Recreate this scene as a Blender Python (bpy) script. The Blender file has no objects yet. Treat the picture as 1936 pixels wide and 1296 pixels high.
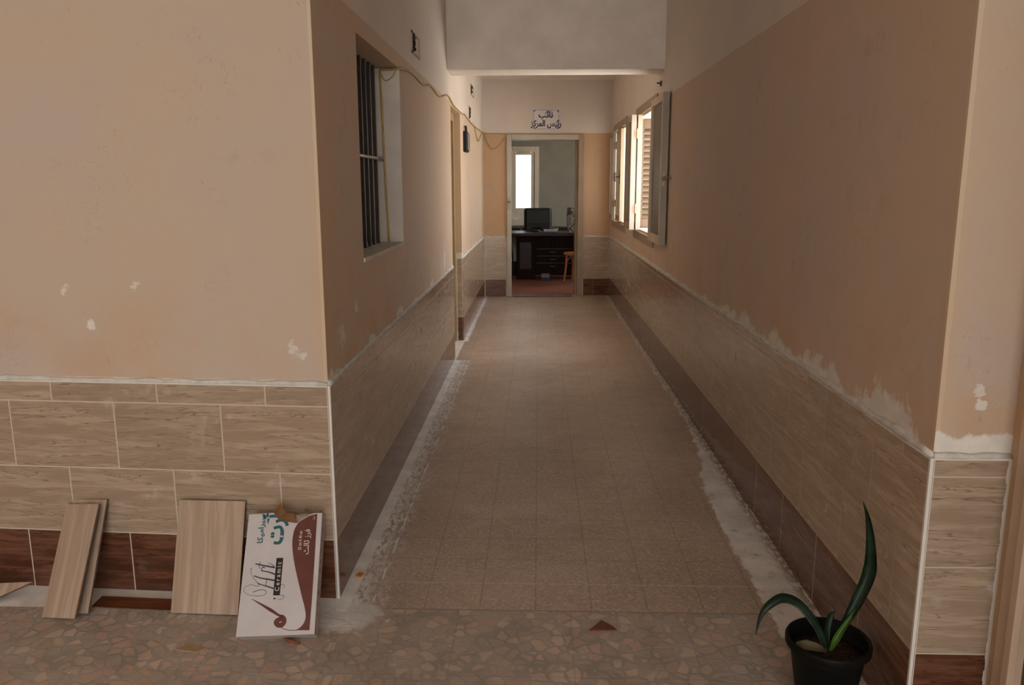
import bpy, bmesh, math, random
from mathutils import Vector, Matrix
random.seed(7)
S = bpy.context.scene
COL = S.collection

# ------------------------------------------------------------------ camera
cd = bpy.data.cameras.new('camera'); cam = bpy.data.objects.new('camera', cd); COL.objects.link(cam)
PITCH, YAW, ROLL, CH, F = 0.1918, 0.0327, -0.002, 1.5065, 1533.1
fwd = Vector((-math.sin(YAW)*math.cos(PITCH), math.cos(YAW)*math.cos(PITCH), -math.sin(PITCH)))
rgt = Vector((math.cos(YAW), math.sin(YAW), 0)); upv = rgt.cross(fwd)
R_ = rgt*math.cos(ROLL) + upv*math.sin(ROLL); U_ = -rgt*math.sin(ROLL) + upv*math.cos(ROLL)
cam.matrix_world = Matrix(((R_.x, U_.x, -fwd.x, 0), (R_.y, U_.y, -fwd.y, 0), (R_.z, U_.z, -fwd.z, CH), (0, 0, 0, 1)))
cd.sensor_width = 36; cd.sensor_fit = 'HORIZONTAL'; cd.lens = 36*F/1936; cd.clip_start = .02; cd.clip_end = 200
S.camera = cam

# ------------------------------------------------------------------ exposure, world, daylight portals
S.view_settings.view_transform = 'Standard'; S.view_settings.look = 'None'
S.view_settings.gamma = 1; S.view_settings.use_curve_mapping = False
S.view_settings.exposure = .34
W = bpy.data.worlds.new('World'); S.world = W; W.use_nodes = True
wn = W.node_tree; wn.nodes.clear()
wo = wn.nodes.new('ShaderNodeOutputWorld'); wb = wn.nodes.new('ShaderNodeBackground')
wt = wn.nodes.new('ShaderNodeTexCoord'); wx = wn.nodes.new('ShaderNodeSeparateXYZ'); wr = wn.nodes.new('ShaderNodeValToRGB')
wn.links.new(wt.outputs['Generated'], wx.inputs[0]); wm = wn.nodes.new('ShaderNodeMapRange')
wm.inputs[1].default_value = -.15; wm.inputs[2].default_value = .5
wn.links.new(wx.outputs[2], wm.inputs[0]); wn.links.new(wm.outputs[0], wr.inputs[0])
wr.color_ramp.elements[0].position = .1; wr.color_ramp.elements[0].color = (1.0, .90, .78, 1)
wr.color_ramp.elements[1].position = .35; wr.color_ramp.elements[1].color = (1, .98, .95, 1)
wn.links.new(wr.outputs[0], wb.inputs[0])             # hazy sky: bright towards the sun's side (+x), dimmer elsewhere
ws = wn.nodes.new('ShaderNodeMapRange'); ws.interpolation_type = 'SMOOTHSTEP'; wn.links.new(wx.outputs[0], ws.inputs[0])
ws.inputs[1].default_value = -.1; ws.inputs[2].default_value = .9; ws.inputs[3].default_value = 4.2; ws.inputs[4].default_value = 9.0
wn.links.new(ws.outputs[0], wb.inputs[1])
wn.links.new(wb.outputs[0], wo.inputs[0])

def portal(name, c, sx, sy, direction):
    l = bpy.data.lights.new(name, 'AREA'); l.shape = 'RECTANGLE'; l.size = sx; l.size_y = sy
    l.cycles.is_portal = True
    o = bpy.data.objects.new(name, l); COL.objects.link(o); o.location = c
    o.rotation_euler = Vector(direction).to_track_quat('-Z', 'Y').to_euler()
portal('daylight_entrance', (.25, -4.5, 1.62), 3.3, 3.2, (0, 1, 0))
portal('daylight_window_near', (1.24, 7.75, 1.62), 1.15, 1.5, (-1, 0, 0))
portal('daylight_window_far', (1.24, 10.2, 1.62), 1.15, 1.5, (-1, 0, 0))
portal('daylight_window_office', (-.28, 15.43, 1.58), .4, 1.05, (0, -1, 0))
portal('daylight_added_office_opening', (2.44, 13.25, 1.65), 1.1, 1.1, (-1, 0, 0))  # portal of an unseen side opening added to light the office

# ------------------------------------------------------------------ helpers
def srgb(r, g, b):
    f = lambda c: (c/255/12.92 if c/255 <= .04045 else ((c/255+.055)/1.055)**2.4)
    return (f(r), f(g), f(b), 1)

class G:                                             # tiny expression builder for shader nodes
    def __init__(s, name, rough=.6, spec=.4):
        s.m = bpy.data.materials.new(name); s.m.use_nodes = True; s.t = s.m.node_tree
        s.b = s.t.nodes['Principled BSDF']; s.b.inputs['Roughness'].default_value = rough
        s.b.inputs['Specular IOR Level'].default_value = spec
    def put(s, inp, v):
        if isinstance(v, bpy.types.NodeSocket): s.t.links.new(v, inp)
        else:
            try: inp.default_value = v
            except Exception: inp.default_value = tuple(v)[:3]
    def M(s, op, a, b=None, c=None, clamp=False):
        n = s.t.nodes.new('ShaderNodeMath'); n.operation = op; n.use_clamp = clamp
        s.put(n.inputs[0], a)
        if b is not None: s.put(n.inputs[1], b)
        if c is not None: s.put(n.inputs[2], c)
        return n.outputs[0]
    def add(s, a, b): return s.M('ADD', a, b)
    def sub(s, a, b): return s.M('SUBTRACT', a, b)
    def mul(s, a, b): return s.M('MULTIPLY', a, b)
    def mn(s, a, b): return s.M('MINIMUM', a, b)
    def mx(s, a, b): return s.M('MAXIMUM', a, b)
    def lt(s, a, b): return s.M('LESS_THAN', a, b)
    def gt(s, a, b): return s.M('GREATER_THAN', a, b)
    def ab(s, a): return s.M('ABSOLUTE', a)
    def step(s, a, lo, hi, o0=0, o1=1):              # smooth ramp
        n = s.t.nodes.new('ShaderNodeMapRange'); n.interpolation_type = 'SMOOTHSTEP'
        s.put(n.inputs[0], a); s.put(n.inputs[1], lo); s.put(n.inputs[2], hi); n.inputs[3].default_value = o0; n.inputs[4].default_value = o1
        return n.outputs[0]
    def mix(s, f, a, b):
        n = s.t.nodes.new('ShaderNodeMix'); n.data_type = 'RGBA'; s.put(n.inputs[0], f); s.put(n.inputs[6], a); s.put(n.inputs[7], b)
        return n.outputs[2]
    def shade(s, c, k):                              # colour times a scalar
        n = s.t.nodes.new('ShaderNodeVectorMath'); n.operation = 'SCALE'; s.put(n.inputs[0], c); s.put(n.inputs[3], k); return n.outputs[0]
    def xyz(s, x, y, z=0):
        n = s.t.nodes.new('ShaderNodeCombineXYZ'); s.put(n.inputs[0], x); s.put(n.inputs[1], y); s.put(n.inputs[2], z); return n.outputs[0]
    def sep(s, v):
        n = s.t.nodes.new('ShaderNodeSeparateXYZ'); s.put(n.inputs[0], v); return n.outputs
    def pos(s): return s.t.nodes.new('ShaderNodeTexCoord').outputs['Object']
    def uv(s): return s.t.nodes.new('ShaderNodeTexCoord').outputs['UV']
    def noise(s, v, scale, detail=3, rough=.55, dist=0):
        n = s.t.nodes.new('ShaderNodeTexNoise'); s.put(n.inputs['Vector'], v); s.put(n.inputs['Scale'], scale)
        n.inputs['Detail'].default_value = detail; n.inputs['Roughness'].default_value = rough; n.inputs['Distortion'].default_value = dist
        return n.outputs['Fac']
    def voro(s, v, scale, feature='F1', rand=1):
        n = s.t.nodes.new('ShaderNodeTexVoronoi'); n.feature = feature; s.put(n.inputs['Vector'], v); n.inputs['Scale'].default_value = scale
        n.inputs['Randomness'].default_value = rand
        return n
    def bump(s, h, strength=.2, dist=.01):
        n = s.t.nodes.new('ShaderNodeBump'); n.inputs['Strength'].default_value = strength; n.inputs['Distance'].default_value = dist
        s.put(n.inputs['Height'], h); s.t.links.new(n.outputs[0], s.b.inputs['Normal'])
    def col(s, c): s.put(s.b.inputs['Base Color'], c)
    def rgh(s, c): s.put(s.b.inputs['Roughness'], c)

def plain(name, c, rough=.6, spec=.4, var=.12, scale=18, metal=0):
    g = G(name, rough, spec); n = g.noise(g.pos(), scale, 4)
    g.col(g.shade(c, g.step(n, .3, .7, 1-var, 1+var))); g.b.inputs['Metallic'].default_value = metal
    return g.m

def emit_mesh(name, bm, mats, parent=None, smooth=False, bevel=0, world=None):
    bm.normal_update()
    me = bpy.data.meshes.new(name); bm.to_mesh(me); bm.free()
    for m in (mats if isinstance(mats, (list, tuple)) else [mats]): me.materials.append(m)
    if smooth:
        for p in me.polygons: p.use_smooth = True
    o = bpy.data.objects.new(name, me); COL.objects.link(o)
    if parent is not None: o.parent = parent
    if bevel:
        b = o.modifiers.new('bevel', 'BEVEL'); b.width = bevel; b.segments = 2; b.limit_method = 'ANGLE'; b.angle_limit = .6
    return o
def B(): return bmesh.new()
def box(bm, lo, hi, mat=None, mi=0):
    x0, y0, z0 = lo; x1, y1, z1 = hi
    vs = [bm.verts.new(mat @ Vector(p) if mat is not None else Vector(p)) for p in
          ((x0,y0,z0),(x1,y0,z0),(x1,y1,z0),(x0,y1,z0),(x0,y0,z1),(x1,y0,z1),(x1,y1,z1),(x0,y1,z1))]
    for q in ((0,3,2,1),(4,5,6,7),(0,1,5,4),(1,2,6,5),(2,3,7,6),(3,0,4,7)):
        f = bm.faces.new([vs[i] for i in q]); f.material_index = mi
    return bm
def tube(bm, pts, rad, n=8, cap=True):
    pts = [Vector(p) for p in pts]; rings = []
    rr = rad if isinstance(rad, (list, tuple)) else [rad]*len(pts)
    prev = None
    for i, p in enumerate(pts):
        t = (pts[min(i+1, len(pts)-1)] - pts[max(i-1, 0)]).normalized()
        a = prev if prev is not None else (Vector((0,0,1)) if abs(t.z) < .9 else Vector((1,0,0)))
        s = t.cross(a).normalized(); u = s.cross(t).normalized(); prev = u
        rings.append([bm.verts.new(p + (s*math.cos(2*math.pi*k/n) + u*math.sin(2*math.pi*k/n))*rr[i]) for k in range(n)])
    for a, b in zip(rings, rings[1:]):
        for k in range(n): bm.faces.new((a[k], a[(k+1) % n], b[(k+1) % n], b[k]))
    if cap:
        bm.faces.new(rings[0][::-1]); bm.faces.new(rings[-1])
    return bm
def lathe(bm, prof, c=(0,0,0), n=40):
    rings = [[bm.verts.new((c[0]+r*math.cos(2*math.pi*k/n), c[1]+r*math.sin(2*math.pi*k/n), c[2]+z)) for k in range(n)] for r, z in prof]
    for a, b in zip(rings, rings[1:]):
        for k in range(n): bm.faces.new((a[k], a[(k+1) % n], b[(k+1) % n], b[k]))
    bm.faces.new(rings[0][::-1]); bm.faces.new(rings[-1])
    return bm
def prism(bm, poly, z0, z1, mat=None):               # polygon in local xy, extruded in z
    f = lambda x, y, z: bm.verts.new(mat @ Vector((x,y,z)) if mat is not None else Vector((x,y,z)))
    a = [f(x,y,z0) for x, y in poly]; b = [f(x,y,z1) for x, y in poly]
    bm.faces.new(a[::-1]); bm.faces.new(b); n = len(poly)
    for i in range(n): bm.faces.new((a[i], a[(i+1) % n], b[(i+1) % n], b[i]))
    return bm
def smooth_path(pts, n=8):                           # Catmull-Rom
    pts = [Vector(p) for p in pts]; out = []
    P = [pts[0]*2-pts[1]] + pts + [pts[-1]*2-pts[-2]]
    for i in range(1, len(P)-2):
        for k in range(n):
            t = k/n; a, b, c, d = P[i-1:i+3]
            out.append(.5*((2*b) + (c-a)*t + (2*a-5*b+4*c-d)*t*t + (3*b-a-3*c+d)*t**3))
    out.append(pts[-1]); return out
def text_into(bm, s, size, mat, shear=0, offset=0, align='CENTER', spacing=1, sx=1, depth=.0004):
    cu = bpy.data.curves.new('t', 'FONT'); cu.body = s; cu.size = size; cu.shear = shear; cu.offset = offset
    cu.align_x = align; cu.align_y = 'CENTER'; cu.space_character = spacing; cu.extrude = depth; cu.resolution_u = 3
    o = bpy.data.objects.new('t', cu); COL.objects.link(o)
    dg = bpy.context.evaluated_depsgraph_get(); dg.update()
    me = bpy.data.meshes.new_from_object(o.evaluated_get(dg))
    me.transform(mat @ Matrix.Diagonal((sx, 1, 1, 1))); bm.from_mesh(me)
    bpy.data.objects.remove(o); bpy.data.curves.remove(cu); bpy.data.meshes.remove(me)
    return bm
def tag(o, label, cat, group=None, kind=None):
    o['label'] = label; o['category'] = cat
    if group: o['group'] = group
    if kind: o['kind'] = kind
    return o
def thing(name, label, cat, loc=(0,0,0), rz=0, group=None, kind=None):
    o = bpy.data.objects.new(name, None); COL.objects.link(o); o.location = loc; o.rotation_euler = (0,0,rz)
    o.empty_display_size = .05
    return tag(o, label, cat, group, kind)
def struct(o, label=None, cat=None):
    o['kind'] = 'structure'
    if label: tag(o, label, cat)
    return o

# ------------------------------------------------------------------ plan of the place (metres; corridor runs along +y)
XL, YL = -.742, 2.763                                # left corridor wall, its near corner
YE0, YE1 = 11.08, 11.26                              # end wall at its left / right corner
XR0, YR, XR1 = 1.024, 2.04, .981                     # right corridor wall: near corner x,y and far x
FA = .0548                                           # the left front wall turns slightly away
def xr(y): return XR0 + (XR1-XR0)*(y-YR)/(YE1-YR)
ZT, Z1 = .812, .736                                  # top of the dado, first joint below it
ZP = 2.19                                            # line where the upper paint starts
LW = (Vector((XL, YL, 0)), Vector((XL, YE0, 0)))
RW = (Vector((XR0, YR, 0)), Vector((XR1, YE1, 0)))
EW = (Vector((XL, YE0, 0)), Vector((XR1, YE1, 0)))
FLd = Vector((-math.cos(FA), math.sin(FA), 0))
FL = (Vector((XL, YL, 0)), Vector((XL, YL, 0)) + FLd*3.6)
FR = (Vector((XR0, YR, 0)), Vector((1.222, YR, 0)))
TH = .010                                            # tile thickness standing proud of the plaster

def wall_mesh(p0, p1, n, thick, z0, z1, holes=(), ends=(True, True), sub=None):
    """wall standing on the line p0-p1, n = horizontal normal to the room side; UV = metres along / up"""
    bm = B(); uvl = bm.loops.layers.uv.new('UVMap'); d = (p1-p0); L = d.length; d = d/L; n = Vector(n).normalized()
    us = sorted({0, L, *[h[0] for h in holes], *[h[1] for h in holes]}); zs = sorted({z0, z1, *[h[2] for h in holes], *[h[3] for h in holes]})
    us = [u for u in us if 0 <= u <= L]; zs = [z for z in zs if z0 <= z <= z1]
    def solid(i, j):
        if not (0 <= i < len(us)-1 and 0 <= j < len(zs)-1): return False
        u = (us[i]+us[i+1])/2; z = (zs[j]+zs[j+1])/2
        return not any(h[0] < u < h[1] and h[2] < z < h[3] for h in holes)
    def P(u, z, t): return p0 + d*u + Vector((0,0,z)) - n*t
    flip = d.cross(Vector((0,0,1))).dot(n) < 0
    def q(pts, uvs):
        vs = [bm.verts.new(p) for p in pts]; f = bm.faces.new(vs)
        for l, uvv in zip(f.loops, uvs): l[uvl].uv = uvv
    for i in range(len(us)-1):
        for j in range(len(zs)-1):
            if not solid(i, j): continue
            u0, u1, a, b = us[i], us[i+1], zs[j], zs[j+1]
            q([P(u0,a,0), P(u1,a,0), P(u1,b,0), P(u0,b,0)], [(u0,a),(u1,a),(u1,b),(u0,b)])
            q([P(u1,a,thick), P(u0,a,thick), P(u0,b,thick), P(u1,b,thick)], [(u1,a),(u0,a),(u0,b),(u1,b)])
            if not solid(i-1, j) and (i > 0 or ends[0]): q([P(u0,a,thick), P(u0,a,0), P(u0,b,0), P(u0,b,thick)], [(u0+thick,a),(u0,a),(u0,b),(u0+thick,b)])
            if not solid(i+1, j) and (i < len(us)-2 or ends[1]): q([P(u1,a,0), P(u1,a,thick), P(u1,b,thick), P(u1,b,0)], [(u1,a),(u1+thick,a),(u1+thick,b),(u1,b)])
            if not solid(i, j-1): q([P(u0,a,thick), P(u1,a,thick), P(u1,a,0), P(u0,a,0)], [(u0,a),(u1,a),(u1,a),(u0,a)])
            if not solid(i, j+1): q([P(u0,b,0), P(u1,b,0), P(u1,b,thick), P(u0,b,thick)], [(u0,b),(u1,b),(u1,b),(u0,b)])
    bmesh.ops.remove_doubles(bm, verts=bm.verts, dist=1e-5)
    bmesh.ops.recalc_face_normals(bm, faces=bm.faces) if all(ends) else None
    return bm

# ------------------------------------------------------------------ setting: materials
PEACH = (.64, .478, .342, 1); PALE = (.72, .64, .575, 1); PLASTER = (.78, .75, .70, 1)
def wall_paint(name, peach=PEACH, two_tone=True, cap=.025, cap_amp=.02, ragged=None, corner=None, blobs=(), damp=0, soft=.012):
    g = G(name, .75, .25); p = g.pos(); x, y, z = g.sep(p)
    n1 = g.noise(p, 1.7, 5, .6); n2 = g.noise(p, 9, 6, .65); n3 = g.noise(p, 40, 3, .6)
    c = g.mix(g.step(n1, .35, .68), peach, (peach[0]*.93, peach[1]*1.0, peach[2]*1.12, 1))
    stain = g.mul(g.step(n2, .56, .70), g.step(n1, .42, .6))
    c = g.mix(g.mul(stain, .30), c, (.42, .25, .125, 1))
    # scuffs: short dark scratches
    sv = g.noise(g.xyz(g.mul(x, 9), g.mul(y, 9), g.mul(z, 5)), 1.6, 2, .5, 2.0)
    sc = g.mul(g.lt(g.ab(g.sub(sv, .5)), .006), g.gt(g.noise(p, 2.9, 2), .58))
    c = g.mix(g.mul(sc, .28), c, (.30, .20, .13, 1))
    # orange weathering low on the wall
    low = g.mul(g.step(z, 1.45, .82), g.step(g.noise(p, 4.2, 5, .6), .42, .66))
    c = g.mix(g.mul(low, .30+damp), c, (.55, .30, .13, 1))
    dots = g.mul(g.gt(n3, .71), g.gt(n2, .52)); c = g.mix(g.mul(dots, .2), c, (.33, .20, .11, 1))
    if two_tone:
        edge = g.add(ZP, g.mul(g.sub(g.noise(p, 6, 3), .5), .012))
        c = g.mix(g.gt(z, edge), c, g.mix(g.step(n1, .35, .65), PALE, (PALE[0]*.93, PALE[1]*.94, PALE[2]*.97, 1)))
    if corner is not None:                            # worn pale arris
        d = g.add(g.ab(g.sub(x, corner[0])), g.ab(g.sub(y, corner[1])))
        c = g.mix(g.mul(g.lt(d, g.add(.006, g.mul(n2, .012))), .5), c, (.70, .60, .45, 1))
        c = g.mix(g.mul(g.step(d, .07, .0), g.step(z, 1.9, 1.0, 0, .3)), c, (.60, .38, .18, 1))
    # plaster smeared above the tiles
    h = g.add(ZT+cap, g.mul(g.sub(g.noise(g.xyz(g.mul(x, 1), g.mul(y, 1), g.mul(z, .6)), 13, 5, .65), .5), cap_amp*2))
    if ragged is not None:
        h = g.add(h, ragged(g, x, y, z))
    pl = g.step(z, h, g.sub(h, soft))
    for bx, by, bz, r in blobs:
        dd = g.M('SQRT', g.add(g.add(g.mul(g.sub(x, bx), g.sub(x, bx)), g.mul(g.sub(y, by), g.sub(y, by))), g.mul(g.sub(z, bz), g.sub(z, bz))))
        pl = g.mx(pl, g.mul(g.step(g.add(dd, g.add(g.mul(g.sub(n3, .5), r*4.5), g.mul(g.sub(n2, .5), r*2.0))), r, r*.35), .8))
    c = g.mix(pl, c, g.shade(PLASTER, g.step(n2, .3, .7, .86, 1.06)))
    g.col(c); g.bump(g.add(g.mul(n2, .6), g.add(g.mul(n3, .25), g.mul(pl, .5))), .25, .006)
    return g.m

def tile_mat(name, ptop, p2, p3, pd, z1=Z1, ztop=ZT, joint=(.50, .45, .38, 1), jw=.0022, edge_u=-.001, dust=.25, white_u=(), tw=.402, tone=1):
    g = G(name, .15, .5); u, v, _ = g.sep(g.uv()); zd = z1-.504
    isd = g.lt(v, zd); is3 = g.mul(g.gt(v, zd), g.lt(v, z1-.252)); is2 = g.mul(g.gt(v, z1-.252), g.lt(v, z1)); ist = g.gt(v, z1)
    ph = g.add(g.add(g.mul(isd, pd), g.mul(is3, p3)), g.add(g.mul(is2, p2), g.mul(ist, ptop)))
    row = g.add(g.add(g.mul(is3, 1), g.mul(is2, 2)), g.mul(ist, 3))
    uu = g.M('DIVIDE', g.sub(u, ph), tw); fi = g.M('FLOOR', uu); fu = g.sub(uu, fi)
    ju = g.mul(g.mn(fu, g.sub(1, fu)), tw)
    jv = g.mn(g.mn(g.ab(g.sub(v, zd)), g.ab(g.sub(v, z1))), g.ab(g.sub(v, z1-.252)))
    j = g.lt(g.mn(ju, jv), jw)
    lv = g.sub(v, g.add(zd, g.mul(g.sub(row, 1), .252)))
    hsh = g.M('FRACT', g.mul(g.M('SINE', g.add(g.mul(fi, 12.9), g.mul(row, 78.2))), 437.5))
    vec = g.xyz(g.add(g.mul(fu, .65), g.mul(isd, 9)), g.mul(lv, 15.0), g.mul(g.M('ROUND', g.mul(hsh, 2)), 3.7))
    a = g.noise(vec, 2.3, 6, .62, .9); b = g.noise(g.xyz(g.mul(fu, .7), g.mul(lv, 24), g.add(row, 3)), 1.5, 4, .55, .8)
    fine = g.noise(g.xyz(g.mul(fu, 4), g.mul(lv, 160), 0), 1.5, 2)
    light = g.mix(g.step(a, .36, .66), (0.406, 0.303, 0.220, 1), (0.550, 0.433, 0.325, 1))
    vein = g.mul(g.step(g.ab(g.sub(b, .50)), .022, .0), g.step(a, .38, .55)); light = g.mix(g.mul(vein, .8), light, (0.201, 0.133, 0.088, 1))
    light = g.mix(g.mul(g.step(fine, .45, .7), .18), light, (0.297, 0.213, 0.146, 1))
    dark = g.mix(g.step(a, .35, .66), (0.099, 0.038, 0.020, 1), (0.205, 0.090, 0.051, 1))
    dark = g.mix(g.mul(vein, .75), dark, (0.037, 0.016, 0.010, 1))
    c = g.mix(isd, light, dark)
    c = g.shade(c, g.mul(tone, g.add(.95, g.mul(hsh, .1))))
    c = g.mix(j, c, joint)
    dn = g.mul(g.step(g.noise(g.xyz(u, v, 0), 7, 5, .6), .54, .74), g.step(g.noise(g.xyz(u, v, 4), 1.9, 2), .47, .62))
    c = g.mix(g.mul(dn, dust), c, (.56, .53, .49, 1))
    e = g.lt(u, edge_u)
    e = g.mx(e, g.gt(v, ztop-.005))
    for (w0, w1) in white_u: e = g.mx(e, g.mul(g.gt(u, g.add(w0, g.mul(g.sub(g.noise(g.uv(), 25, 4), .5), .014))), g.lt(u, w1)))
    c = g.mix(e, c, g.shade(PLASTER, .92))
    g.col(c); g.rgh(g.add(.13, g.add(g.mul(dn, .35), g.mul(g.mx(j, e), .5))))
    g.bump(g.sub(g.mul(fine, .1), g.mul(j, 1)), .15, .002)
    return g.m

def floor_mat():
    g = G('terrazzo floor', .42, .45); p = g.pos(); x, y, z = g.sep(p)
    YB = 2.684
    front = g.lt(y, YB)
    # --- corridor: 20 cm cement tiles with fine chips
    def joints(t, o):
        ux = g.M('FRACT', g.M('DIVIDE', g.sub(x, o), t)); uy = g.M('FRACT', g.M('DIVIDE', g.sub(y, YB), t))
        return g.mul(g.mn(g.mn(ux, g.sub(1, ux)), g.mn(uy, g.sub(1, uy))), t)
    jd = joints(.2025, -.005)
    n1 = g.noise(p, 1.3, 5, .6); n2 = g.noise(p, 7, 5, .6); chips = g.voro(p, 130); n3 = g.noise(p, 60, 3)
    base = g.mix(g.step(n1, .35, .66), (0.407, 0.319, 0.255, 1), (0.521, 0.416, 0.345, 1))
    base = g.mix(g.mul(g.step(n2, .45, .75), .4), base, (0.346, 0.269, 0.212, 1))
    cs = g.sep(chips.outputs['Color'])
    base = g.mix(g.mul(g.gt(cs[0], .82), .32), base, (0.775, 0.682, 0.593, 1)); base = g.mix(g.mul(g.lt(cs[0], .16), .3), base, (0.226, 0.176, 0.146, 1))
    base = g.mix(g.mul(g.lt(jd, .0018), .55), base, (0.173, 0.139, 0.115, 1))
    # --- front: cement with big pale stone pieces
    pw = g.t.nodes.new('ShaderNodeVectorMath'); pw.operation = 'ADD'; g.put(pw.inputs[0], p)
    nn = g.t.nodes.new('ShaderNodeTexNoise'); g.put(nn.inputs['Vector'], p); nn.inputs['Scale'].default_value = 20
    sc = g.t.nodes.new('ShaderNodeVectorMath'); sc.operation = 'SCALE'; g.put(sc.inputs[0], nn.outputs['Color']); sc.inputs[3].default_value = .028
    g.put(pw.inputs[1], sc.outputs[0]); flat = g.xyz(g.sep(pw.outputs[0])[0], g.sep(pw.outputs[0])[1], 0)
    ve = g.voro(flat, 21, 'DISTANCE_TO_EDGE'); vc = g.voro(flat, 21)
    vr = g.sep(vc.outputs['Color'])
    stone = g.mix(g.step(vr[0], .2, .8), (0.550, 0.387, 0.309, 1), (0.655, 0.512, 0.410, 1)); stone = g.mix(g.mul(g.gt(vr[1], .90), .6), stone, (0.421, 0.238, 0.189, 1))
    stone = g.mix(g.gt(vr[2], .66), stone, (0.439, 0.369, 0.309, 1))
    gap = g.step(ve.outputs['Distance'], .05, .16)
    cem = g.mix(g.step(n2, .35, .65), (0.316, 0.286, 0.252, 1), (0.421, 0.375, 0.334, 1))
    fr = g.mix(g.mul(gap, g.mul(g.step(n2, .25, .6, .45, .95), g.step(n1, .3, .65, .45, 1))), cem, stone)
    jf = joints(.40, -.28); fr = g.mix(g.mul(g.lt(jf, .0022), .4), fr, (0.229, 0.211, 0.184, 1))
    c = g.mix(front, base, fr)
    seam = g.lt(g.ab(g.sub(y, YB)), .004); c = g.mix(g.mul(seam, .5), c, (0.209, 0.167, 0.145, 1))
    seam2 = g.mul(g.lt(g.ab(g.sub(y, YB+.2025)), g.add(.002, g.mul(n2, .004))), g.gt(n3, .42)); c = g.mix(g.mul(seam2, .6), c, (0.706, 0.627, 0.568, 1))
    # blue-grey paint flecks near the pot
    fl = g.mul(g.gt(g.noise(p, 26, 2), .61), g.mul(g.step(x, .55, .75), g.mul(g.gt(y, 2.1), g.lt(y, 3.0)))); c = g.mix(g.mul(fl, .6), c, (0.318, 0.384, 0.422, 1))
    # --- spilt plaster and grout along the walls
    wl = g.sub(x, XL+TH)                              # distance from the left dado
    rag = g.sub(g.noise(g.xyz(x, g.mul(y, .75), 0), 11, 6, .7), .5); rag2 = g.noise(g.xyz(g.mul(x, 3), y, 0), 18, 5, .7)
    inl = g.mul(g.gt(y, 2.66), g.lt(y, 6.93))
    s1 = g.mul(inl, g.step(wl, g.add(.062, g.mul(rag, .03)), .045))
    s2 = g.mul(g.mul(inl, g.step(wl, g.add(.19, g.mul(rag, .45)), .04)), g.step(rag2, .40, .54))
    ln = g.mul(g.mul(inl, g.lt(g.ab(g.sub(g.add(wl, g.mul(rag, .03)), .128)), .004)), g.gt(n2, .50))
    s3 = g.mul(g.mul(g.gt(y, 7.8), g.lt(y, 11.2)), g.step(wl, g.add(.055, g.mul(rag, .12)), .03))
    wr_ = g.sub(g.sub(XR0, g.mul(g.sub(y, YR), (XR0-XR1)/(YE1-YR))), g.add(x, TH))
    width = g.add(g.step(y, 5.4, 3.4, .045, .135), g.step(y, 4.4, 4.0, 0, .05))
    r1 = g.mul(g.gt(y, 2.53), g.step(wr_, g.add(width, g.mul(rag, .11)), g.add(g.sub(width, .012), g.mul(rag, .11))))
    nearw = g.mul(g.step(wr_, .055, .02), g.step(rag2, .40, .52)); r1 = g.mul(r1, g.sub(1, g.mul(nearw, .75)))
    r1 = g.mul(r1, g.step(g.noise(p, 9, 5, .7), .28, .45))
    dx = g.sub(x, -.70); dy = g.sub(y, 2.64)          # heap at the left corner
    dc = g.M('SQRT', g.add(g.mul(dx, dx), g.mul(g.mul(dy, dy), 1.6)))
    s4 = g.mul(g.step(g.add(dc, g.mul(rag, .16)), .17, .10), .85)
    wf = g.sub(g.add(YL, g.mul(g.sub(XL, x), FA)), y)  # distance from the front wall
    s5 = g.mul(g.mul(g.lt(x, -.72), g.step(wf, g.add(.05, g.mul(rag, .10)), .0)), .85)
    s6 = g.mul(g.mul(g.lt(x, -.55), g.step(g.add(g.ab(wf), g.mul(rag, .5)), .30, .02)), g.mul(g.step(rag2, .42, .62), .45))
    pl = s1
    for q_, k in ((s2, 1), (ln, .8), (s3, .9), (r1, .88), (s4, .9), (s5, 1), (s6, 1)): pl = g.mx(pl, g.mul(q_, k))
    sp = g.mul(g.gt(g.noise(p, 16, 2), .73), .45); pl = g.mx(pl, g.mul(sp, front))
    c = g.mix(pl, c, g.shade((0.880, 0.880, 0.880, 1), g.step(n2, .3, .7, .82, 1.1)))
    c = g.mix(g.mul(g.step(wr_, .045, .0), g.mul(g.gt(y, 2.4), g.step(rag2, .45, .55, 0, .7))), c, (0.173, 0.139, 0.115, 1))
    g.col(c); g.rgh(g.add(g.mul(n2, .22), g.add(.27, g.mul(pl, .3))))
    g.bump(g.add(g.mul(pl, .8), g.add(g.mul(n3, .12), g.mul(g.mul(gap, front), .3))), .35, .006)
    return g.m

def wood_paint(name, c, chip=(.20, .12, .07, 1), amt=.5, rough=.45):
    g = G(name, rough, .4); p = g.pos(); x, y, z = g.sep(p)
    n = g.noise(g.xyz(g.mul(x, 14), g.mul(y, 14), g.mul(z, 3)), 2.6, 6, .7); m = g.noise(p, 3, 3)
    cc = g.shade(c, g.step(m, .3, .7, .88, 1.06)); cc = g.mix(g.mul(g.step(n, .60, .70), amt), cc, chip)
    g.col(cc); g.bump(n, .15, .003); return g.m
def wood(name, a, b, rough=.35, ax='z', spec=.45):
    g = G(name, rough, spec); x, y, z = g.sep(g.pos())
    v = {'z': (g.mul(x, 30), g.mul(y, 30), g.mul(z, 2)), 'x': (g.mul(x, 2), g.mul(y, 30), g.mul(z, 30)), 'y': (g.mul(x, 30), g.mul(y, 2), g.mul(z, 30))}[ax]
    n = g.noise(g.xyz(*v), 1, 5, .6, .4); g.col(g.mix(g.step(n, .3, .7), a, b)); return g.m
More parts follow.
